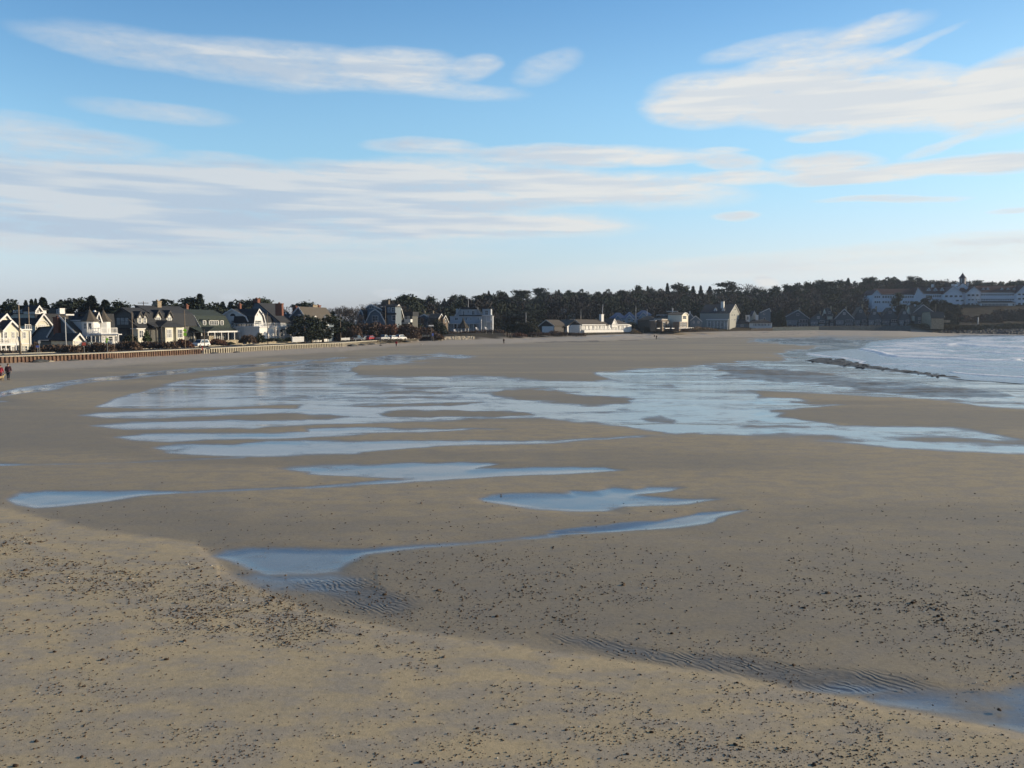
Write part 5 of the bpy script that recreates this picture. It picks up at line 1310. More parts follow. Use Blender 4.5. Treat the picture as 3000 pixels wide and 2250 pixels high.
hill_row(1150, 2480, 44, 46, -70, ['bare','bare','round','bare','pine'], 1.5, 4)
hill_row(1180, 2480, 52, 66, -95, ['bare','bare','round','bare'], 1.6, 5)

def thicket(name, lab, q0, q1, ytop, ybot, D, m, depth=4.0, n=None, group=None, size=.34, seed=1, cat='bush', lift=0.0):
    """a mass of twigs between two picture columns; ytop may be a list of (px, y)"""
    rs = np.random.RandomState(seed+int(q0)+5000); tops = ytop if isinstance(ytop, list) else [(q0, ytop), (q1, ytop)]
    a = at_depth(q0, 950, D); b = at_depth(q1, 950, D); wid = b.x-a.x
    zt_max = at_depth(q0, min(t[1] for t in tops), D).z; zb = at_depth(q0, ybot, D).z
    n = n or int(min(16000, 500+wid*(zt_max-zb)*depth*7.0)); n = max(n, 900)
    u = rs.rand(n); v = rs.rand(n)*2-1; q = q0+(q1-q0)*u
    yt = np.interp(q, [t[0] for t in tops], [t[1] for t in tops])
    x = a.x+wid*u; zt = CAMZ-(yt-950)/F*D*1.0; zbase = np.maximum(zb, -1)
    lump = .72+.28*vnoise(x/1.4+seed, v*2+3, seed)+.12*(vnoise(x/.5, v*4, seed+3)-.5)
    end = np.minimum(1, np.minimum(u, 1-u)*wid/1.0+.35)
    hgt = (zt-zbase)*lump*np.sqrt(np.maximum(.12, 1-v*v*.85))*end
    z = zbase+hgt*rs.rand(n)**.6
    P = np.stack([x+rs.normal(size=n)*.1, D+v*depth*.5, z], 1)
    tw = m in (BRUSH, BRUSHR, GRASSM, BRUSHG)
    V, Q = rand_quads(P-[a.x+wid/2, D, 0], size*(.62 if tw else .6), seed, -.8 if tw else 0, 3.6 if tw else 1.7)
    o = np_mesh(name, V, Q, m, smooth=False); o.location = (a.x+wid/2, D, lift); tag(o, lab, cat, group); return o
T = thicket
T('hedge','brown twiggy hedge in front of the cream beach house', -60,57,1028,1042,147,BRUSH,3)
T('hedge','brown hedge to the right of the cream beach house',88,120,[(88,1003),(100,1001),(120,1014)],1040,151,BRUSH,3)
T('hedge','long brown rose hedge below the slate-blue cottage',118,236,[(118,1012),(160,1006),(200,1004),(236,1008)],1036,153,BRUSH,3.5)
T('hedge','brown rose hedge below the turreted house',236,330,[(236,1006),(280,1003),(330,1001)],1032,156,BRUSH,3.5)
T('hedge','brown hedge below the first dark gambrel house',330,408,[(330,1001),(380,1000),(408,998)],1026,163,BRUSH,3.5)
T('bush','dark evergreen bush against the first dark gambrel house',358,404,[(358,990),(372,975),(390,978),(404,995)],1012,174,EVERG,3)
T('bush','green shrub between the two dark gambrel houses',421,436,[(421,965),(428,958),(436,968)],1000,178,mat('green_shrub', (.05, .075, .03), .9, .3, 2),2)
T('hedge','brown hedge beneath the lit bay windows',408,520,[(408,1000),(450,1001),(520,998)],1020,170,BRUSH,3)
T('bush','reddish bush left of the white car',508,560,[(508,1000),(525,992),(545,995),(560,1002)],1016,178,BRUSHR,3)
T('hedge','red-brown hedge in front of the long porch',612,664,[(612,996),(630,990),(650,998),(664,1003)],1010,192,BRUSHR,3)
T('bush','small round green bush under the porch stone wall',668,680,1000,1008,193,EVERG,2,n=260)
T('hedge','dark brown hedge before the shaded side of the white gambrel house',704,752,[(704,984),(720,979),(740,981),(752,984)],1004,203,BRUSH,4)
T('bush','tall dark evergreen bush at the corner of the white wing',748,774,[(748,985),(756,970),(768,971),(774,990)],1004,205,EVERG,4)
T('hedge','dark clipped hedge along the lit white wing',770,832,[(770,992),(800,988),(832,988)],1000,210,EVERG,3)
T('hedge','dark clipped hedge left of the white picket fence',832,857,986,1000,214,EVERG,3)
for k,(a,b,c,D) in enumerate(((872,905,928,225),(900,935,925,232),(925,965,932,238))):
    pass
T('thicket','dark thicket between the tan chimneys and the lamp posts',960,1052,[(960,925),(985,918),(1010,930),(1052,950)],1004,262,EVERG,7,size=.5)
T('thicket','brown brush left of the parked pickup',985,1060,[(985,968),(1010,958),(1040,950),(1060,948)],1002,258,BRUSH,6,size=.42)
T('thicket','brown thicket behind the first parked cars',1040,1110,[(1040,946),(1075,942),(1110,940)],996,276,BRUSH,8,size=.45)
T('thicket','red-tipped brown thicket below the grey gambrel house',1105,1165,[(1105,941),(1140,941),(1165,945)],994,278,BRUSHR,8,size=.45)
T('thicket','brown thicket behind the last parked car',1160,1230,[(1160,946),(1195,949),(1230,953)],992,282,BRUSH,8,size=.45)
T('thicket','brown thicket sloping down behind the pale rocks',1225,1300,[(1225,951),(1262,958),(1280,972),(1300,985)],992,306,BRUSH,8,size=.45)
T('bush','dark conical evergreen left of the white three-storey house',1258,1312,[(1258,960),(1272,935),(1287,926),(1302,940),(1312,965)],986,330,EVERG,6,size=.5)
T('hedge','low brown hedge in front of the white three-storey house',1306,1412,[(1306,968),(1350,972),(1380,965),(1412,968)],984,338,BRUSH,5)
T('thicket','brown thicket right of the white three-storey house',1405,1490,[(1405,966),(1440,962),(1470,966),(1490,972)],984,340,BRUSH,6)
T('bush','dark evergreen bush below the flagpole',1466,1510,[(1466,955),(1485,946),(1510,944)],976,352,EVERG,6,size=.5)
T('thicket','olive thicket left of the bath house',1505,1582,[(1505,944),(1540,941),(1565,948),(1582,960)],978,352,BRUSHG,7,size=.5)
T('dune_brush','reddish dune brush above the sand',1470,1545,[(1470,980),(1500,976),(1520,973),(1545,981)],986,334,BRUSHR,5,cat='dune plants')
T('dune_brush','brown brush below the blue end wall',1545,1612,[(1545,974),(1575,972),(1612,974)],982,346,BRUSH,4,cat='dune plants')
T('hedge','dark clipped hedge under the bath house end wall',1606,1716,[(1606,970),(1625,966),(1645,970),(1680,974),(1716,976)],984,352,BRUSH,4)
T('dune_grass','tuft of tan dune grass at the end of the bath house deck',1848,1880,[(1848,964),(1858,962),(1880,976)],979,402,GRASSM,5,cat='dune plants')
T('dune_brush','dune brush between bath house and brown house',1866,1930,[(1866,966),(1890,956),(1910,955),(1930,964)],974,416,BRUSHG,6,cat='dune plants')
T('dune_brush','tan brush in front of the brown house',1925,2040,[(1925,964),(1980,963),(2040,958)],971,420,BRUSH,5,cat='dune plants')
T('dune_brush','reddish grass running to the white inn',2035,2100,[(2035,955),(2060,957),(2100,964)],968,440,GRASSM,6,cat='dune plants')
T('bush','dark shrub by the blue houses',1836,1868,[(1836,944),(1850,936),(1868,944)],966,430,EVERG,6,size=.6)
T('bush','large dark evergreen left of the cream chimney',2256,2300,[(2256,925),(2268,905),(2285,900),(2300,915)],962,528,EVERG,8,size=.8)
T('bush','dark evergreen mass behind the last shore house',2740,2800,[(2740,905),(2770,900),(2800,925)],955,575,EVERG,10,size=.9)
T('thicket','dark weedy scrub on top of the right-hand bank',2660,2860,[(2660,950),(2700,948),(2780,952),(2860,952)],966,524,BRUSHG,12,size=.7)
T('thicket','dark scrub along the far right bank',2855,3060,[(2855,950),(2940,948),(3060,945)],970,526,BRUSHG,12,size=.7)
T('thicket','brown slope brush below the hotel terrace',2800,2920,[(2800,918),(2850,925),(2920,912)],956,590,BRUSH,18,size=.8)
T('thicket','brown slope brush under the hotel porch',2915,3060,[(2915,905),(2960,903),(3060,905)],956,596,BRUSH,18,size=.8)
for kd, x, y, D, w, lab in (('round',892,925,226,1.5,'dark evergreen in front of the grey house, left of three'),('round',912,921,232,1.6,'dark evergreen in front of the grey house, middle of three'),('round',945,918,240,1.7,'dark evergreen in front of the grey house, right of three'),
  ('spruce',975,912,262,1.5,'dark spruce left of the lamp post beside the thicket'),('bare',1030,900,300,1.8,'bare tree in the dark thicket'),
  ('pine',2632,858,600,1.0,'single dark pine in front of the hotel wing'),('round',2702,868,600,1.4,'broad dark evergreen below the second hotel gable'),('round',2745,876,596,1.5,'broad evergreen before the hotel middle'),('round',2782,878,590,1.4,'big evergreen before the large hotel gable'),('round',2798,893,585,1.4,'evergreen at the foot of the hotel terrace'),
  ('round',2035,893,505,2.0,'dark evergreen left of the white inn'),('round',2065,888,510,2.0,'dark evergreen directly behind the white inn veranda'),('round',1530,905,430,2.2,'dark evergreen behind the flagpole left of the bath house'),('round',1560,898,440,2.0,'dark evergreen behind the dark shingled house'),
  ('round',1200,915,350,1.8,'dark bushy evergreen behind the grey gambrel wing'),('bare',1220,905,350,2.0,'bare tree above the low dark house'),('round',1450,930,400,1.8,'evergreen right of the white three-storey house')):
    tree(kd, x, y, D, lab, wide=w)

# undergrowth and young trees filling the wood between the trunks
def woodland():
    rs = np.random.RandomState(5); n = 230000
    q = rs.uniform(1120, 3300, n); d0 = np.interp(q, [1120,1300,1600,2000,2300,2535,2556,3300], [350,395,455,510,560,600,690,690])
    d1 = np.interp(q, [1120,1300,1600,2000,2300,2550,3300], [420,480,575,640,700,770,775])
    D = d0+(d1-d0)*rs.rand(n); X = (q-1500)/FH*D; g = gz(X, D)
    top = CAMZ-(np.interp(q, SKX, SKY_)+9-950)/F*D
    h = np.minimum(np.maximum(top-g, 1.5), 16+7*vnoise(X/9, D/9, 4))*(.6+.4*vnoise(X/5, D/5, 9))
    P = np.stack([X, D, g+h*rs.rand(n)**.7], 1)
    keep = ~((q > 1330) & (q < 1430) & (D < 400))
    V, Q = rand_quads(P[keep], .62, 3, -.8, 3.2)
    mi = (vnoise(X[keep]/14, D[keep]/14, 6) > .52).astype(int)
    o = np_mesh('woodland', V, Q, [TWIG2, EVERG], smooth=False, mi=mi); tag(o, 'mass of dark bare wood and undergrowth on the hillside', 'wood', None, 'stuff')
TWIG2 = mat('wood_twigs', (.030, .027, .027), .95, .35, .25)
woodland()
# ------------------------------------------------------------------ poles, signs, flagpoles
def pole(name, px, ytop, ybase, D, r, lab, cat, m=POLE, group=None, lean=0.0):
    P = at_depth(px, ytop, D); Z = at_depth(px, ybase, D).z
    g = min(Z, gzf(P.x, P.y)) if ybase else gzf(P.x, P.y)
    e = empty(name, (P.x, P.y, g)); tag(e, lab, cat, group)
    B = MB(); B.tube((0, 0, -.3), (lean, 0, P.z-g), r, r*.65, 8); B.build('shaft', m, e)
    return e, P.z-g
def arm(e, h, L, dirx, m=METAL, z=0, lamp=True):
    B = MB(); B.tube((0, 0, h-.5+z), (dirx*L, 0, h-.15+z), .05, .04, 6); B.build('arm', m, e)
    if lamp:
        B = MB(); B.box((dirx*L-.35, -.14, h-.28+z), (dirx*L+.35, .14, h-.10+z)); B.box((dirx*L-.22, -.1, h-.34+z), (dirx*L+.22, .1, h-.281+z)); B.build('lamp_head', WTRIM, e)
e, hh = pole('utility_pole', 54, 893, 1034, 143, .17, 'wooden utility pole standing in front of the cream beach house', 'utility pole')
B = MB(); B.box((-.18, -.2, hh*.28), (.18, .0, hh*.36)); B.build('meter_box', METAL, e)
e, hh = pole('utility_pole', 83, 899, 968, 166, .15, 'wooden utility pole right of the cream gable, behind the deck', 'utility pole')
B = MB(); B.box((-.35, -.4, hh*.30), (.35, .0, hh*.44)); B.build('transformer', WTRIM, e)
e, hh = pole('flagpole', 191, 934, 1010, 160, .09, 'white flagpole in front of the slate-blue cottage', 'flagpole', WTRIM)
B = MB(); B.lathe([(.02, hh), (.12, hh+.08), (.12, hh+.16), (.02, hh+.24)], n=8); B.build('ball', WTRIM, e)
e, hh = pole('utility_pole', 386, 914, 1021, 163, .12, 'slim wooden pole before the first dark gambrel house', 'utility pole')
e, hh = pole('utility_pole', 420, 883, 950, 236, .16, 'utility pole with a long crossarm above the gambrel roofs', 'utility pole')
B = MB(); B.box((-1.5, -.08, hh-.55), (1.4, .08, hh-.40)); B.build('crossarm', POLE, e)
for x in (-1.35, -.6, .5, 1.25):
    B = MB(); B.tube((x, 0, hh-.4), (x, 0, hh-.15), .05); B.build('insulator', METAL, e)
e, hh = pole('utility_pole', 540, 909, 1034, 171, .12, 'slim pole carrying the upper bright green sign', 'utility pole')
e, hh = pole('utility_pole', 598, 965, 1014, 178, .09, 'short pole at the right side of the white car', 'utility pole')
for px, yt, yb, D, lab in ((783,915,992,212,'tall lamp post in front of the white gambrel wing'),(891,920,996,228,'lamp post left of the dark evergreens'),(997,920,1000,243,'lamp post at the left edge of the brown thicket'),(1129,897,980,290,'tall lamp post with a long arm over the parked cars')):
    e, hh = pole('lamp_post', px, yt, yb, D, .11, lab, 'lamp post'); 
    arm(e, hh, 1.3, -1)
pole('flagpole', 1372, 871, 901, 376, .10, 'flagpole standing on the white three-storey house roof line', 'flagpole', WTRIM)[0]
pole('flagpole', 1541, 915, 946, 352, .10, 'pale flagpole over the olive thicket left of the bath house', 'flagpole', WTRIM)
pole('flagpole', 1702, 905, 938, 395, .10, 'grey flagpole behind the bath house roof', 'flagpole', METAL)
pole('flagpole', 1763, 892, 936, 398, .13, 'white leaning mast beside the bath house chimney', 'flagpole', WTRIM, lean=.5)
pole('flagpole', 1863, 896, 930, 440, .10, 'left of two flagpoles by the blue houses', 'flagpole', WTRIM)
pole('flagpole', 1896, 905, 930, 445, .10, 'right of two flagpoles by the blue houses', 'flagpole', WTRIM)
pole('white_post', 2866, 929, 938, 560, .4, 'short white post on the slope under the hotel', 'post', WTRIM)
SIGNG = mat('fluorescent_sign', (.30, .62, .04), .6, .05, 4); SIGNR = mat('red_sign', (.62, .12, .08), .6, .05, 4); SIGNB = mat('blue_sign', (.10, .16, .50), .6, .05, 4)
def sign(px, y0, y1, ybase, D, m, lab, shape='diamond', w=None, pole_=True):
    P = at_depth(px, (y0+y1)/2, D); g = min(gzf(P.x, P.y), at_depth(px, ybase, D).z); s = (y1-y0)/F*D/2
    e = empty('road_sign', (P.x, P.y, g), math.radians(20)); tag(e, lab, 'road sign'); z = P.z-g; w = w or s
    B = MB()
    o = [(0, -s), (w, 0), (0, s), (-w, 0)] if shape == 'diamond' else [(-w, -s), (w, -s), (w, s), (-w, s)]
    B.prism([(x, z+q) for x, q in o], lambda p, a: (p[0], a, p[1]), -.05, -.02); B.build('sign_plate', m, e)
    if pole_: B = MB(); B.tube((0, .03, 0), (0, .03, z+s), .035); B.build('post', METAL, e)
    return e
sign(314, 989, 999, 1024, 152, SIGNG, 'bright green diamond sign among the hedges below the white house balcony'); sign(313, 999, 1004, 1024, 152.2, SIGNG, 'small green plate under the diamond sign by the white house', 'rect', pole_=False)
sign(542, 962, 974, 1030, 170.2, SIGNG, 'bright green diamond sign on the pole left of the white car', pole_=False); sign(542, 975, 984, 1030, 170.3, SIGNG, 'lower green plate on the pole left of the white car', 'rect', .3, pole_=False)
sign(115, 998, 1006, 1026, 146, WTRIM, 'white sign post at the edge of the road left of the hedge', 'rect', .18); sign(110, 1012, 1018, 1028, 146.2, SIGNB, 'small blue sign beside the white sign post', 'rect', .25)
sign(246, 1003, 1012, 1030, 150, SIGNR, 'small red sign in the hedge below the turreted house', 'rect', .3)
sign(952, 925, 931, 1000, 236, WTRIM, 'small white sign on a thin post before the dark evergreens', 'rect', .25); sign(593, 1015, 1026, 1030, 172.5, SIGNR, 'small red marker on the cap of the sea wall', 'rect', .12)
sign(1263, 952, 956, 992, 292, WTRIM, 'flat white board at the end of the brown thicket', 'rect', .9); sign(1268, 976, 984, 992, 290, SIGNB, 'bluish board below the white board', 'rect', .25)

# ------------------------------------------------------------------ the gazebo, fences, garden seats
def gazebo():
    D = 348; P = at_depth(1357.5, 978, D); g = P.z; k = D/F
    e = empty('gazebo', (P.x, P.y, g)); tag(e, 'small white-posted gazebo with a pointed dark roof on the dune', 'gazebo')
    ze = (978-961)*k; za = (978-931)*k; r = 17*k
    B = MB(); H = za-ze; B.lathe([(r*1.12, ze-.1), (r*1.14, ze+.05), (r*.72, ze+H*.28), (r*.42, ze+H*.52), (r*.18, ze+H*.75), (.04, za)], n=8); B.tube((0, 0, za-.1), (0, 0, za+.6), .05); B.build('roof', mat('gazebo_roof', (.06, .052, .04), .9, .2, 4), e)
    for i in range(8):
        a = math.pi/8+i*math.pi/4; B = MB(); B.tube((r*.9*math.cos(a), r*.9*math.sin(a), -.8), (r*.9*math.cos(a), r*.9*math.sin(a), ze), .13, n=6); B.build('post', WTRIM, e)
        if i != 5:
            a2 = a+math.pi/4; B = MB(); B.tube((r*.9*math.cos(a), r*.9*math.sin(a), .9), (r*.9*math.cos(a2), r*.9*math.sin(a2), .9), .05, n=4); B.tube((r*.9*math.cos(a), r*.9*math.sin(a), .3), (r*.9*math.cos(a2), r*.9*math.sin(a2), .3), .04, n=4); B.build('railing', WTRIM, e)
    B = MB(); B.lathe([(r, -.8), (r, 0)], n=8); B.build('floor', WTRIM, e)
gazebo()
def picket(px0, px1, y0, y1, D0, D1, lab, m=WTRIM, hm=1.1, sp=.16, name='picket_fence', cat='fence'):
    a = at_depth(px0, y1, D0); b = at_depth(px1, y1, D1); h = at_depth(px0, y0, D0).z-a.z; L = (b-a).length
    e = empty(name, a, math.atan2(b.y-a.y, b.x-a.x)); tag(e, lab, cat); B = MB(); n = int(L/sp)
    for i in range(n): x = i*sp; B.box((x, -.02, -.3), (x+sp*.6, .02, h))
    B.build('pickets', m, e); B = MB(); B.box((0, .021, h*.2), (L, .06, h*.3)); B.box((0, .021, h*.75), (L, .06, h*.85)); B.build('rails', m, e)
    for i in range(int(L/2.4)+1): B = MB(); B.box((i*2.4-.07, .061, -.4), (i*2.4+.07, .2, h+.12)); B.build('post', m, e)
picket(857, 891, 987, 999, 212, 219, 'white picket fence right of the clipped hedges')
picket(1000, 1026, 990, 994, 245, 250, 'low white rail at the left end of the car park', hm=.6, sp=.3, name='rail_fence')
picket(1350, 1376, 979, 983, 338, 338, 'pale wooden fence rail below the gazebo', m=PILEW, sp=.4, name='rail_fence')
picket(1237, 1262, 981, 984, 300, 300, 'long pale handrail above the sunlit rocks', m=PILEW, sp=.5, name='rail_fence')
ORD = 'first second third fourth fifth sixth seventh eighth ninth tenth eleventh twelfth thirteenth fourteenth'.split()
for i, (px, yb, ht, D) in enumerate([(1424,993,.9,330),(1443,993,1.0,332),(1482,990,1.6,330),(1490,990,1.4,331),(1495,990,1.5,332),(1499,990,1.2,331),(1556,988,.9,342),(1571,990,1.2,344),(1578,988,1.0,345),(1603,987,.8,350),(1644,985,1.1,356),(1668,984,1.2,360),(1678,984,1.0,362),(1884,975,1.5,412)]):
    P = at_depth(px, yb, D); g = gzf(P.x, P.y); B = MB(); B.tube((0, 0, -.3), (.05, 0, ht), .12, .09, 6); o = B.build('fence_post', PILEW, None)
    o.location = (P.x, P.y, g); tag(o, ORD[i]+' weathered grey post from the left along the dune edge', 'post', 'posts along the dune edge')
def lawn_chair(px, y, D, lab):
    P = at_depth(px, y, D); e = empty('lawn_chair', P, .6); tag(e, lab, 'chair', 'white lawn chairs')
    B = MB(); B.add([(-.35, -.35, .38), (.35, -.35, .38), (.35, .3, .28), (-.35, .3, .28), (-.35, -.35, .34), (.35, -.35, .34), (.35, .3, .24), (-.35, .3, .24)], [(0, 1, 2, 3), (7, 6, 5, 4), (0, 4, 5, 1), (1, 5, 6, 2), (2, 6, 7, 3), (3, 7, 4, 0)]); B.build('seat', WTRIM, e)
    B = MB(); B.add([(-.35, .3, .25), (.35, .3, .25), (.38, .75, 1.1), (-.38, .75, 1.1), (-.35, .34, .22), (.35, .34, .22), (.38, .79, 1.08), (-.38, .79, 1.08)], [(0, 1, 2, 3), (7, 6, 5, 4), (0, 4, 5, 1), (1, 5, 6, 2), (2, 6, 7, 3), (3, 7, 4, 0)]); B.build('backrest', WTRIM, e)
    for sx in (-1, 1):
        B = MB(); B.box((sx*.36-.08, -.45, .58), (sx*.36+.08, .4, .61)); B.build('armrest', WTRIM, e)
        for yy in (-.35, .45): B = MB(); B.box((sx*.36-.04, yy-.04, -.1), (sx*.36+.04, yy+.04, .575)); B.build('leg', WTRIM, e)
lawn_chair(1334, 973, 340, 'white lawn chair left of the gazebo'); lawn_chair(1398, 967, 344, 'white lawn chair on the lawn right of the gazebo'); lawn_chair(1425, 966, 346, 'white lawn chair at the right corner of the white house')

# ------------------------------------------------------------------ parked vehicles
TYRE = mat('tyre_rubber', (.02, .02, .02), .8, .1, 5); RIM = mat('wheel_rim', (.35, .35, .36), .35, .05, 5, metal=.7); CGL = mat('car_glass', (.035, .045, .055), .08, .1, 1, spec=.8)
LRED = mat('tail_light', (.35, .02, .02), .3, .05, 5); LWH = mat('head_light', (.7, .7, .68), .2, .03, 5)
def paint(n, c): return mat('car_paint_'+n, c, .28, .03, 4, spec=.7)
def car(px, py, D, ang, style, m, lab, group=None):
    P = at_depth(px, py, D); e = empty('parked_pickup' if style == 'pickup' else 'parked_car', (P.x, P.y, 1.285), math.radians(ang)); tag(e, lab, 'pickup truck' if style == 'pickup' else 'car', group)
    L = {'suv': 4.6, 'hatch': 4.2, 'sedan': 4.6, 'pickup': 5.4}[style]; W = .9; t = L/4.6
    lowp = [(-2.3, .38), (-2.28, .75), (-2.1, .93), (2.05, .93), (2.25, .80), (2.3, .38)]
    cab = {'suv': [(-2.2, .93), (-1.95, 1.55), (-1.7, 1.68), (.55, 1.68), (1.25, .98)], 'hatch': [(-2.1, .93), (-1.6, 1.45), (-1.3, 1.52), (.5, 1.50), (1.25, .96)],
           'sedan': [(-1.75, .93), (-1.1, 1.40), (-.8, 1.46), (.45, 1.44), (1.25, .95)], 'pickup': [(-.35, .98), (-.15, 1.72), (0, 1.78), (1.0, 1.76), (1.55, 1.05)]}[style]
    if style == 'pickup': lowp = [(-2.3, .5), (-2.3, 1.08), (1.9, 1.08), (2.25, .95), (2.3, .5)]
    fn = lambda p, a: (a, -p[0]*-1*t*1.0, p[1])
    def loft(prof, w0, w1, z0, z1):
        w = lambda z: w0+(w1-w0)*max(0, min(1, (z-z0)/(z1-z0))); n = len(prof)
        vs = [(-w(z), y*t, z) for y, z in prof]+[(w(z), y*t, z) for y, z in prof]
        return vs, [tuple(range(n)), tuple(range(2*n-1, n-1, -1))]+[(i, i+n, (i+1) % n+n, (i+1) % n) for i in range(n)]
    B = MB(); B.add(*loft(lowp, W, W*.97, .4, .95)); B.add(*loft(cab, W*.93, W*.74, .93, 1.65))
    o = B.build('body', m, e); md = o.modifiers.new('soft_edges', 'BEVEL'); md.width = .05; md.segments = 2
    # windows: slightly proud of the cabin
    zt = max(z for _, z in cab); y0, y1 = cab[0][0], cab[-1][0]
    def quad(name, pts, mm):
        G = MB(); G.add(pts+[tuple(c*1.0 for c in p) for p in pts], [(0, 1, 2, 3)]) if False else G.add(pts, [(0, 1, 2, 3)]); oo = G.build(name, mm, e, fixn=False); s_ = oo.modifiers.new('thick', 'SOLIDIFY'); s_.thickness = .02; s_.offset = 1; return oo
    def wat(z): return W*.93+(W*.74-W*.93)*max(0, min(1, (z-.93)/.72))+.012
    a, b = cab[0], cab[1]
    rw = [(-wat(b[1])*.88, (a[0]+(b[0]-a[0])*.95)*t-.02, b[1]-.05), (wat(b[1])*.88, (a[0]+(b[0]-a[0])*.95)*t-.02, b[1]-.05), (wat(1.1)*.9, (a[0]+(b[0]-a[0])*.25)*t-.02, a[1]+.16), (-wat(1.1)*.9, (a[0]+(b[0]-a[0])*.25)*t-.02, a[1]+.16)]
    quad('rear_window', rw[::-1], CGL)
    a, b = cab[-1], cab[-2]
    quad('windscreen', [(-wat(b[1])*.88, (b[0]+.1)*t, b[1]-.05), (wat(b[1])*.88, (b[0]+.1)*t, b[1]-.05), (wat(1.1)*.9, (a[0]-.06)*t, a[1]+.1), (-wat(1.1)*.9, (a[0]-.06)*t, a[1]+.1)], CGL)
    for s in (-1, 1):
        for k, (f0, f1) in enumerate(((.12, .50), (.54, .92)) if style != 'pickup' else ((.12, .9),)):
            ya = y0+(y1-y0)*f0; yb = y0+(y1-y0)*f1; za, zb_ = 1.03, zt-.13
            ins = lambda y, up: y+(.0 if not up else (.28 if y < (y0+y1)/2-.6 else (-.42 if y > (y0+y1)/2+.6 else 0)))
            q = [(s*wat(za), ya*t, za), (s*wat(za), yb*t, za), (s*wat(zb_), ins(yb, 1)*t, zb_), (s*wat(zb_), ins(ya, 1)*t, zb_)]
            quad('side_window', q if s > 0 else q[::-1], CGL)
        for yy in (-1.42, 1.42):
            B = MB(); B.tube((s*(W-.20), yy*t, .34), (s*(W+.015), yy*t, .34), .34, n=16); w = B.build('wheel', TYRE, e)
            B = MB(); B.tube((s*(W+.016), yy*t, .34), (s*(W+.03), yy*t, .34), .21, n=12); B.build('rim', RIM, w)
        B = MB(); B.box((s*.62-.16, -2.32*t, .78 if style != 'suv' else .85), (s*.62+.16, -2.22*t, .95 if style != 'suv' else 1.15)); B.build('tail_light', LRED, e)
        B = MB(); B.box((s*.62-.16, 2.2*t, .62), (s*.62+.16, 2.31*t, .76)); B.build('head_light', LWH, e)
        B = MB(); B.box((s*(W+.02), (y1-.55)*t, 1.0), (s*(W+.2), (y1-.38)*t, 1.13)); B.build('wing_mirror', m, e)
    B = MB(); B.box((-W*.95, -2.38*t, .42), (W*.95, -2.301*t, .62)); B.build('bumper', METAL if style == 'pickup' else m, e)
    if style == 'pickup': B = MB(); B.box((-W*.8, -2.2*t, 1.081), (W*.8, -.45*t, 1.085)); B.build('truck_bed', TYRE, e)
    return e
pw = paint('white', (.72, .72, .70)); ps = paint('silver', (.42, .43, .43)); pd = paint('dark_blue', (.03, .04, .06)); pr = paint('red', (.45, .035, .04)); pg = paint('grey', (.22, .23, .24))
car(588, 1016, 186, 165, 'suv', pw, 'white car parked facing the camera by the long porch'); 
g_ = 'cars in the row above the sea wall'
car(1043, 996, 254, -22, 'pickup', pd, 'dark pickup truck, leftmost of the parked row', g_); car(1069, 996, 262, -24, 'sedan', pg, 'grey car between the dark pickup and the red car', g_)
car(1086, 996, 263, -24, 'hatch', pr, 'red car, third in the parked row', g_); car(1123, 994, 264, -22, 'pickup', ps, 'silver pickup truck in the parked row', g_)
car(1151, 993, 270, -24, 'hatch', pw, 'white hatchback between the silver pickup and the last white car', g_); car(1174, 992, 274, -24, 'suv', pw, 'tall white car at the right end of the parked row', g_)

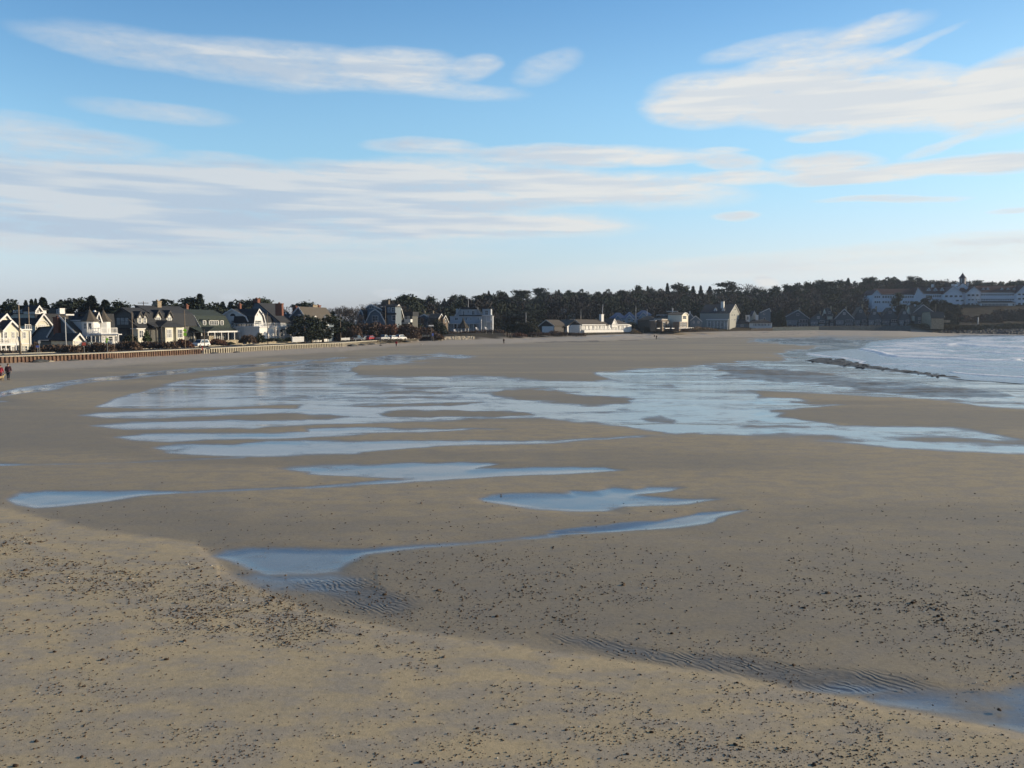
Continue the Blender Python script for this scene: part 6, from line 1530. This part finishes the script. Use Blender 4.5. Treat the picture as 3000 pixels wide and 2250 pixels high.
# ------------------------------------------------------------------ people on the beach
SKIN = mat('skin', (.40, .24, .17), .6, .05, 8)
def skinned(name, chain, m, parent, lev=2, root=0):
    """chain: list of (joint, parent index, radius[, radius2])"""
    me = bpy.data.meshes.new(name); me.from_pydata([c[0] for c in chain], [(i, c[1]) for i, c in enumerate(chain) if c[1] is not None], [])
    o = bpy.data.objects.new(name, me); col.objects.link(o); o.parent = parent; me.materials.append(m)
    md = o.modifiers.new('skin', 'SKIN'); md.use_smooth_shade = True
    for i, c in enumerate(chain):
        me.skin_vertices[0].data[i].radius = (c[2], c[3] if len(c) > 3 else c[2]); me.skin_vertices[0].data[i].use_root = (i == root)
    s = o.modifiers.new('sub', 'SUBSURF'); s.levels = lev; s.render_levels = lev
    return o
def person(px, py, lab, jacket, trousers, H=1.75, face=90, stride=.25, hair=(.05, .035, .025), hat=None, D=None, fine=False):
    if D is None:
        P = at_z(px, py, .1)
        for _ in range(6): P = at_z(px, py, gzf(P.x, P.y))
    else: P = at_depth(px, py, D); P.z = gzf(P.x, P.y)
    e = empty('person', P, math.radians(face)); tag(e, lab, 'person', None); s = H/1.75
    # local +x is forward, +y left
    st = stride; hip = .92; k = .5
    J = lambda x, y, z: (x*s, y*s, z*s)
    aL, aR = st*.9, -st*.9
    body = [(J(0, 0, hip), None, .15*s, .12*s), (J(.01, 0, 1.12), 0, .145*s, .11*s), (J(.02, 0, 1.34), 1, .17*s, .11*s), (J(.02, 0, 1.47), 2, .07*s), (J(.03, 0, 1.55), 3, .06*s), (J(.045, 0, 1.65), 4, .105*s, .12*s), (J(.04, 0, 1.73), 5, .07*s)]
    for sd, a in ((1, aR), (-1, aL)):
        n = len(body); body += [(J(.02, sd*.20, 1.39), 2, .062*s), (J(.02+a*.35, sd*.25, 1.13), n, .048*s), (J(.10+a*.8, sd*.25, .90), n+1, .036*s), (J(.12+a*.85, sd*.25, .84), n+2, .032*s)]
    for sd, a in ((1, st), (-1, -st)):
        n = len(body); body += [(J(.0, sd*.09, .84), 0, .095*s), (J(a*.55+.03, sd*.10, .48), n, .062*s), (J(a-.02 if a > 0 else a-.08, sd*.10, .10), n+1, .042*s), (J((a if a > 0 else a-.04)+.13, sd*.11, .045), n+2, .04*s)]
    skinned('body', body, SKIN, e)
    jm = mat('cloth_'+jacket[0], jacket[1], .85, .15, 6); tm = mat('cloth_'+trousers[0], trousers[1], .85, .15, 6)
    jk = [(J(0, 0, .80), None, .20*s, .17*s), (J(.01, 0, .95), 0, .215*s, .18*s), (J(.01, 0, 1.15), 1, .205*s, .165*s), (J(.02, 0, 1.34), 2, .215*s, .16*s), (J(.02, 0, 1.49), 3, .10*s)]
    for sd, a in ((1, aR), (-1, aL)):
        n = len(jk); jk += [(J(.02, sd*.20, 1.39), 3, .095*s), (J(.02+a*.35, sd*.26, 1.13), n, .078*s), (J(.095+a*.76, sd*.25, .92), n+1, .060*s)]
    skinned('jacket', jk, jm, e)
    tr = [(J(0, 0, .92), None, .20*s, .17*s)]
    for sd, a in ((1, st), (-1, -st)):
        n = len(tr); tr += [(J(.0, sd*.09, .80), 0, .125*s), (J(a*.55+.03, sd*.10, .48), n, .088*s), (J((a-.02 if a > 0 else a-.08), sd*.10, .11), n+1, .070*s)]
    skinned('trousers', tr, tm, e)
    for sd, a in ((1, st), (-1, -st)):
        x0 = (a-.03 if a > 0 else a-.08)*s; B = MB()
        B.add([(x0-.07, sd*.1-.045, .0), (x0+.20, sd*.1-.05, .0), (x0+.20, sd*.1+.05, .0), (x0-.07, sd*.1+.045, .0), (x0-.07, sd*.1-.04, .10), (x0+.10, sd*.1-.04, .09), (x0+.10, sd*.1+.04, .09), (x0-.07, sd*.1+.04, .10)], [(0, 3, 2, 1), (4, 5, 6, 7), (0, 1, 5, 4), (1, 2, 6, 5), (2, 3, 7, 6), (3, 0, 4, 7)])
        B.build('shoe', mat('shoe_leather', (.03, .025, .02), .7, .1, 8), e)
        # hand with five fingers, hanging and slightly curled
        aa = aR if sd > 0 else aL; hx, hy, hz = .12+aa*.85, sd*.25, .83
        ch = [(J(hx, hy, hz+.03), None, .028*s, .018*s), (J(hx+.005, hy, hz-.05), 0, .040*s, .016*s)]
        for f, L in enumerate((.062, .075, .078, .070, .055)):
            if f == 0: ch += [(J(hx+.035, hy, hz-.01), 0, .012*s), (J(hx+.055, hy-sd*.015, hz-.055), len(ch), .010*s)]
            else:
                fx = hx+.034-.022*(f-1); n = len(ch); ch += [(J(fx, hy, hz-.075), 1, .0095*s), (J(fx+.004, hy-sd*.008, hz-.075-L*.5), n, .009*s), (J(fx+.006, hy-sd*.025, hz-.075-L), n+1, .0075*s)]
        if fine: skinned('hand', ch, SKIN, e, 1)
    # face: nose, ears, eyes, mouth
    B = MB(); B.lathe([(.012*s, 1.62*s), (.020*s, 1.635*s), (.008*s, 1.67*s)], (.143*s, 0), 6); B.build('nose', SKIN, e)
    for sd in (-1, 1):
        B = MB(); B.lathe([(.004, 1.645*s), (.012*s, 1.66*s), (.004, 1.675*s)], (.132*s, sd*.035*s), 6); B.build('eye', mat('eye', (.03, .02, .02), .3, .02, 9), e)
    # hair or hat
    hm = mat('hair_%d' % int(sum(hair)*1000), hair, .8, .1, 9) if hat is None else mat('hat_'+hat[0], hat[1], .85, .1, 9)
    B = MB(); r = .105*s; prof = [(r*.98, 1.655*s), (r*1.02, 1.69*s), (r*.92, 1.73*s), (r*.62, 1.765*s), (.01, 1.78*s)]; B.lathe(prof, (.03*s, 0), 10); B.build('hat' if hat else 'hair', hm, e)
    return e
person(25, 1112, 'person in a dark maroon jacket walking on the sand near the left edge', ('maroon_dark', (.040, .012, .022)), ('dark_blue', (.02, .03, .045)), 1.80, 112, .17, fine=True)
person(2, 1113, 'person in a red jacket cut by the left edge', ('red', (.33, .03, .05)), ('dark_red', (.09, .02, .03)), 1.68, 100, .2, fine=True, hat=('brown', (.05, .03, .02)))
person(1161, 1016, 'person in a bright red jacket alone below the sea wall', ('bright_red', (.42, .02, .04)), ('black', (.015, .015, .018)), 1.75, 60, .12)
person(1268, 998, 'person in black standing before the pale rocks', ('black', (.02, .02, .022)), ('black', (.015, .015, .018)), 1.75, -60, .05, D=297)
person(1476, 1007, 'person in dark brown clothes walking on the flat sand, mid beach', ('dark_brown', (.05, .035, .025)), ('dark_grey', (.045, .04, .035)), 1.75, -80, .26)
person(1917, 991, 'shorter dark figure, left of the couple on the far sand', ('navy', (.015, .02, .035)), ('black', (.015, .015, .018)), 1.62, 30, .2)
person(1923, 994, 'taller dark figure, right of the couple on the far sand', ('navy', (.015, .02, .035)), ('black', (.015, .015, .018)), 1.80, 30, .2)
person(2563, 977, 'person in an orange-red jacket on the far beach under the revetment', ('orange_red', (.42, .06, .04)), ('dark_grey', (.045, .04, .035)), 1.75, 20, .25)
person(2349, 974, 'tiny dark figure bending on the far weed line', ('black', (.02, .02, .022)), ('black', (.015, .015, .018)), 1.3, 200, .2)
def dog(px, py, lab, c, s=1.0, D=None, face=20):
    P = at_z(px, py, .1)
    for _ in range(6): P = at_z(px, py, gzf(P.x, P.y))
    e = empty('dog', P, math.radians(face)); tag(e, lab, 'dog'); m = mat('fur_%d' % int(c[0]*100), c, .9, .15, 8)
    J = lambda x, y, z: (x*s, y*s, z*s)
    ch = [(J(-.28, 0, .46), None, .10*s, .12*s), (J(0, 0, .44), 0, .10*s, .13*s), (J(.26, 0, .47), 1, .12*s, .15*s), (J(.40, 0, .60), 2, .075*s), (J(.50, 0, .70), 3, .075*s), (J(.62, 0, .67), 4, .04*s), (J(.69, 0, .65), 5, .03*s),
          (J(-.40, 0, .52), 0, .03*s), (J(-.58, 0, .66), 7, .02*s)]
    for sd in (-1, 1):
        n = len(ch); ch += [(J(.27, sd*.09, .34), 2, .05*s), (J(.25, sd*.09, .17), n, .032*s), (J(.29, sd*.09, .03), n+1, .03*s)]
        n = len(ch); ch += [(J(-.28, sd*.09, .34), 0, .065*s), (J(-.20, sd*.09, .26), n, .045*s), (J(-.34, sd*.09, .15), n+1, .028*s), (J(-.31, sd*.09, .03), n+2, .03*s)]
        n = len(ch); ch += [(J(.47, sd*.06, .78), 4, .025*s)]
    skinned('body', ch, m, e); return e
dog(1234, 1013, 'small white dog alone on the sand right of the red figure', (.55, .52, .46), 1.0)
dog(3, 1116, 'tan dog at the feet of the red-jacketed person at the left edge', (.33, .25, .13), .95, face=75)

# ------------------------------------------------------------------ driftwood and stones at the foot of the wall
for px, w, lab in ((98,2.6,'dark driftwood heap against the rusty wall, leftmost'),(124,1.4,'yellowish driftwood log beside the dark heap at the rusty wall'),(195,1.6,'dark rock at the foot of the rusty wall, second from the left'),(297,1.5,'dark block at the foot of the rusty wall below the turreted house'),(610,1.8,'dark stones at the start of the piled wall'),(675,1.6,'dark stones under the piled wall below the white house'),(1017,3.5,'row of dark boulders at the foot of the wall left of the pickup'),(1045,3,'dark boulders under the wall below the dark pickup'),(1075,3,'dark boulders under the wall below the red car'),(1110,3,'dark boulders under the wall below the silver pickup'),(1135,2.5,'dark boulders under the wall below the white hatchback'),(1180,4,'reddish boulders left of the car park end'),(1056,1.2,'dark clump of weed on the upper sand')):
    p, t, n = shore_pt(px, -1.4 if px != 1056 else -6); o = bpy.data.objects.new('boulder_heap' if 'boulder' in lab or 'stones' in lab else 'driftwood' if 'drift' in lab else 'rock', rock_mesh(px, .45)); col.objects.link(o)
    o.data.materials.append(PALER if 'yellow' in lab else ROCKM); o.location = (p.x, p.y, .28); o.scale = (w*.35, w*.6, w*.32); o.rotation_euler = (0, 0, math.atan2(t.y, t.x)-math.pi/2); tag(o, lab, 'driftwood' if 'drift' in lab else 'rocks')

# ------------------------------------------------------------------ pebbles, weed and shells on the near sand
def scatter():
    rs = np.random.RandomState(11)
    base = [rock_mesh(900+i, .55) for i in range(5)]
    bv, bf = [], []
    import bmesh
    for me in base:
        pass
    # low-poly lumps
    lv, lf = [], []
    for i in range(6):
        bm = bmesh.new(); bmesh.ops.create_icosphere(bm, subdivisions=1, radius=1); r = random.Random(i)
        for v in bm.verts: v.co *= r.uniform(.75, 1.2)
        lv.append(np.array([v.co[:] for v in bm.verts])); lf.append(np.array([[v.index for v in f.verts] for f in bm.faces])); bm.free()
    wetp = [w[0] for w in WET]
    n = 190000
    px = rs.uniform(-250, 3250, n); py = 1395+(2420-1395)*rs.rand(n)**.85
    X = np.zeros(n); Y = np.zeros(n)
    a, b = (px-1500)/F, (1125-py)/F; k = -CAMZ/(-ST+b*CT); X = a*k; Y = (CT+b*ST)*k
    K = 1.3562
    ex = np.array([-300,0,200,420,520,700,900,1080,1400,1700,1900,2212,2600])*K; ey = np.array([1060,1100,1150,1182,1262,1335,1372,1398,1445,1490,1535,1600,1680])*K
    e = np.interp(px, ex, ey)-py
    cl = fbm(X/2.2, Y/3.0, 41, 4); cl2 = fbm(X/.55, Y/.55, 43, 3)
    dens = np.where(e < 0, .22, .16)
    band = np.exp(-(((py-1500-.27*px-110)/70.)**2))*(px < 1300)*np.where(e < 0, 1, 0)
    dens = dens+1.1*band
    dens = dens+.35*np.exp(-((py-1790)/110.)**2)*(px > 1050)*(e > 0)
    dens = dens+.6*np.exp(-(((px-830)/130.)**2+((py-1745)/35.)**2))+.5*np.exp(-(((px-1420)/230.)**2+((py-1670)/35.)**2))
    dens = dens*np.clip((py-1400)/260., .04, 1)
    dens = dens*np.clip((cl-.26)*3.0, .12, 1.5)*np.clip((cl2-.22)*2.4, .25, 1.5)
    # clear of water and of the rippled channel
    wet = np.zeros(n)
    for poly, s, w in WET: wet = np.maximum(wet, w*region(px, py, poly, s*2))
    dens = dens*(1-.93*wet)
    keep = rs.rand(n) < dens*.95
    px, py, X, Y = px[keep], py[keep], X[keep], Y[keep]; m = len(px); print('stones', m)
    sz = .006+.016*rs.rand(m)**3.0; sz = sz*np.clip(Y/16, .85, 1.3)*(1+.9*(rs.rand(m) > .985))
    Z = gz(X, Y)
    # fine relief of the ground under each piece
    Z = Z+0.05*(fbm(X/14, Y/10, 21)-.5)+0.018*(fbm(X/1.6, Y/1.6, 33, 3)-.5)
    ee = np.interp(px, ex, ey)-py
    Z = Z-np.where(ee > -40, 0.025*sm((ee+20)/50)*np.exp(-np.maximum(ee-30, 0)/160), 0)
    big = np.argsort(-sz/Y)[:170]; isbig = np.zeros(m, bool); isbig[big] = True
    kinds = rs.rand(m)
    def mass(sel, mats, name, lab, flat, seed):
        idx = np.where(sel)[0]; Vs, Qs = [], []; off = 0; r2 = np.random.RandomState(seed)
        for i in idx:
            t = r2.randint(6); a = r2.rand()*6.283; c, s_ = math.cos(a), math.sin(a); v = lv[t]*np.array([1.25, .85, flat])*sz[i]
            v = np.stack([v[:, 0]*c-v[:, 1]*s_, v[:, 0]*s_+v[:, 1]*c, v[:, 2]], 1)+[X[i], Y[i], Z[i]+sz[i]*flat*.45]
            Vs.append(v); Qs.append(lf[t]+off); off += len(v)
        o = np_mesh(name, np.concatenate(Vs), np.concatenate(Qs), mats, smooth=True); tag(o, lab, 'beach debris', None, 'stuff'); return o
    weed = mat('dark_weed', (.070, .046, .030), 1.0, .5, 3, spec=.08); peb = mat('brown_pebble', (.135, .098, .068), 1.0, .4, 4, spec=.1); shl = mat('pale_shell', (.55, .50, .42), .5, .2, 5)
    mass(~isbig & (kinds < .62), weed, 'seaweed', 'scattered dark scraps of weed on the near sand', .62, 1)
    mass(~isbig & (kinds >= .62) & (kinds < .982), peb, 'pebbles', 'scattered small brown pebbles on the near sand', .75, 2)
    mass(~isbig & (kinds >= .982), shl, 'shells', 'tiny pale shell bits on the near sand', .6, 3)
    first = {}
    for i in big:
        t = int(rs.randint(5)); mm = weed if rs.rand() < .7 else peb
        key = (t, mm.name)
        if key not in first:
            me = base[t].copy(); me.materials.append(mm)
            for p_ in me.polygons: p_.use_smooth = True
            first[key] = me
        o = bpy.data.objects.new('beach_stone', first[key]); col.objects.link(o); o.location = (X[i], Y[i], Z[i]+sz[i]*.25); s_ = sz[i]
        o.scale = (s_*1.15, s_*.9, s_*1.1); o.rotation_euler = (0, 0, rs.rand()*6.28)
        dk = mm is weed
        side = ('at the left end', 'left of the middle', 'right of the middle', 'at the right end')[int(max(0, min(3, px[i]//750)))]
        bar = 'damp flat beyond the bar' if ee[i] > 0 else 'pale near bar'; dep = 'nearest' if Y[i] < 14 else 'fairly near' if Y[i] < 17 else 'mid-distance' if Y[i] < 22 else 'farther'
        tag(o, dep+' '+('large' if sz[i] > np.median(sz[big]) else 'small')+(' dark' if dk else ' brown')+' stone '+side+' of the '+bar, 'stone', 'loose stones on the near sand')
scatter()

def spit():
    """loose dark rocks on the cobble spit between the wash and the sea"""
    r = random.Random(4); ms = [rock_mesh(400+i, .5) for i in range(4)]
    for m in ms: m.materials.append(ROCKM)
    pl = CR([(430,272),(560,248),(740,252),(900,290),(1100,322),(1500,370),(1640,396),(1500,396),(1100,346),(800,314),(600,292)]); n = 0
    while n < 110:
        q = r.uniform(2355, 2800); y = r.uniform(1046, 1104)
        if not region(np.array([q]), np.array([y]), pl, 1)[0] > .5: continue
        P = at_z(q, y, .1); o = bpy.data.objects.new('rock', ms[n % 4]); col.objects.link(o); s_ = r.uniform(.10, .30)*(1.2 if q < 2550 else .8)
        o.location = (P.x, P.y, gzf(P.x, P.y)+.06*s_+.03); o.scale = (s_*1.2, s_, s_*.5); o.rotation_euler = (0, 0, r.uniform(0, 6.3))
        tag(o, ('large ' if s_ > .2 else 'small ')+'dark wet rock on the '+('left tip' if q < 2440 else 'left part' if q < 2510 else 'middle' if q < 2580 else 'right part' if q < 2660 else 'right tip')+' of the cobble spit', 'rock', 'rocks of the cobble spit'); n += 1
spit()
# ------------------------------------------------------------------ the air: a thin sea haze over the whole bay
def haze():
    B = MB(); B.box((-1500, -60, -2.5), (1500, 1500, 62)); m = bpy.data.materials.new('haze'); m.use_nodes = True; t = m.node_tree; t.nodes.clear()
    v = N(t, 'ShaderNodeVolumePrincipled'); v.inputs['Color'].default_value = (.72, .84, 1, 1); v.inputs['Density'].default_value = .00010; v.inputs['Anisotropy'].default_value = .2
    o = N(t, 'ShaderNodeOutputMaterial'); t.links.new(v.outputs[0], o.inputs['Volume'])
    h = B.build('haze', m); h['kind'] = 'stuff'
haze()
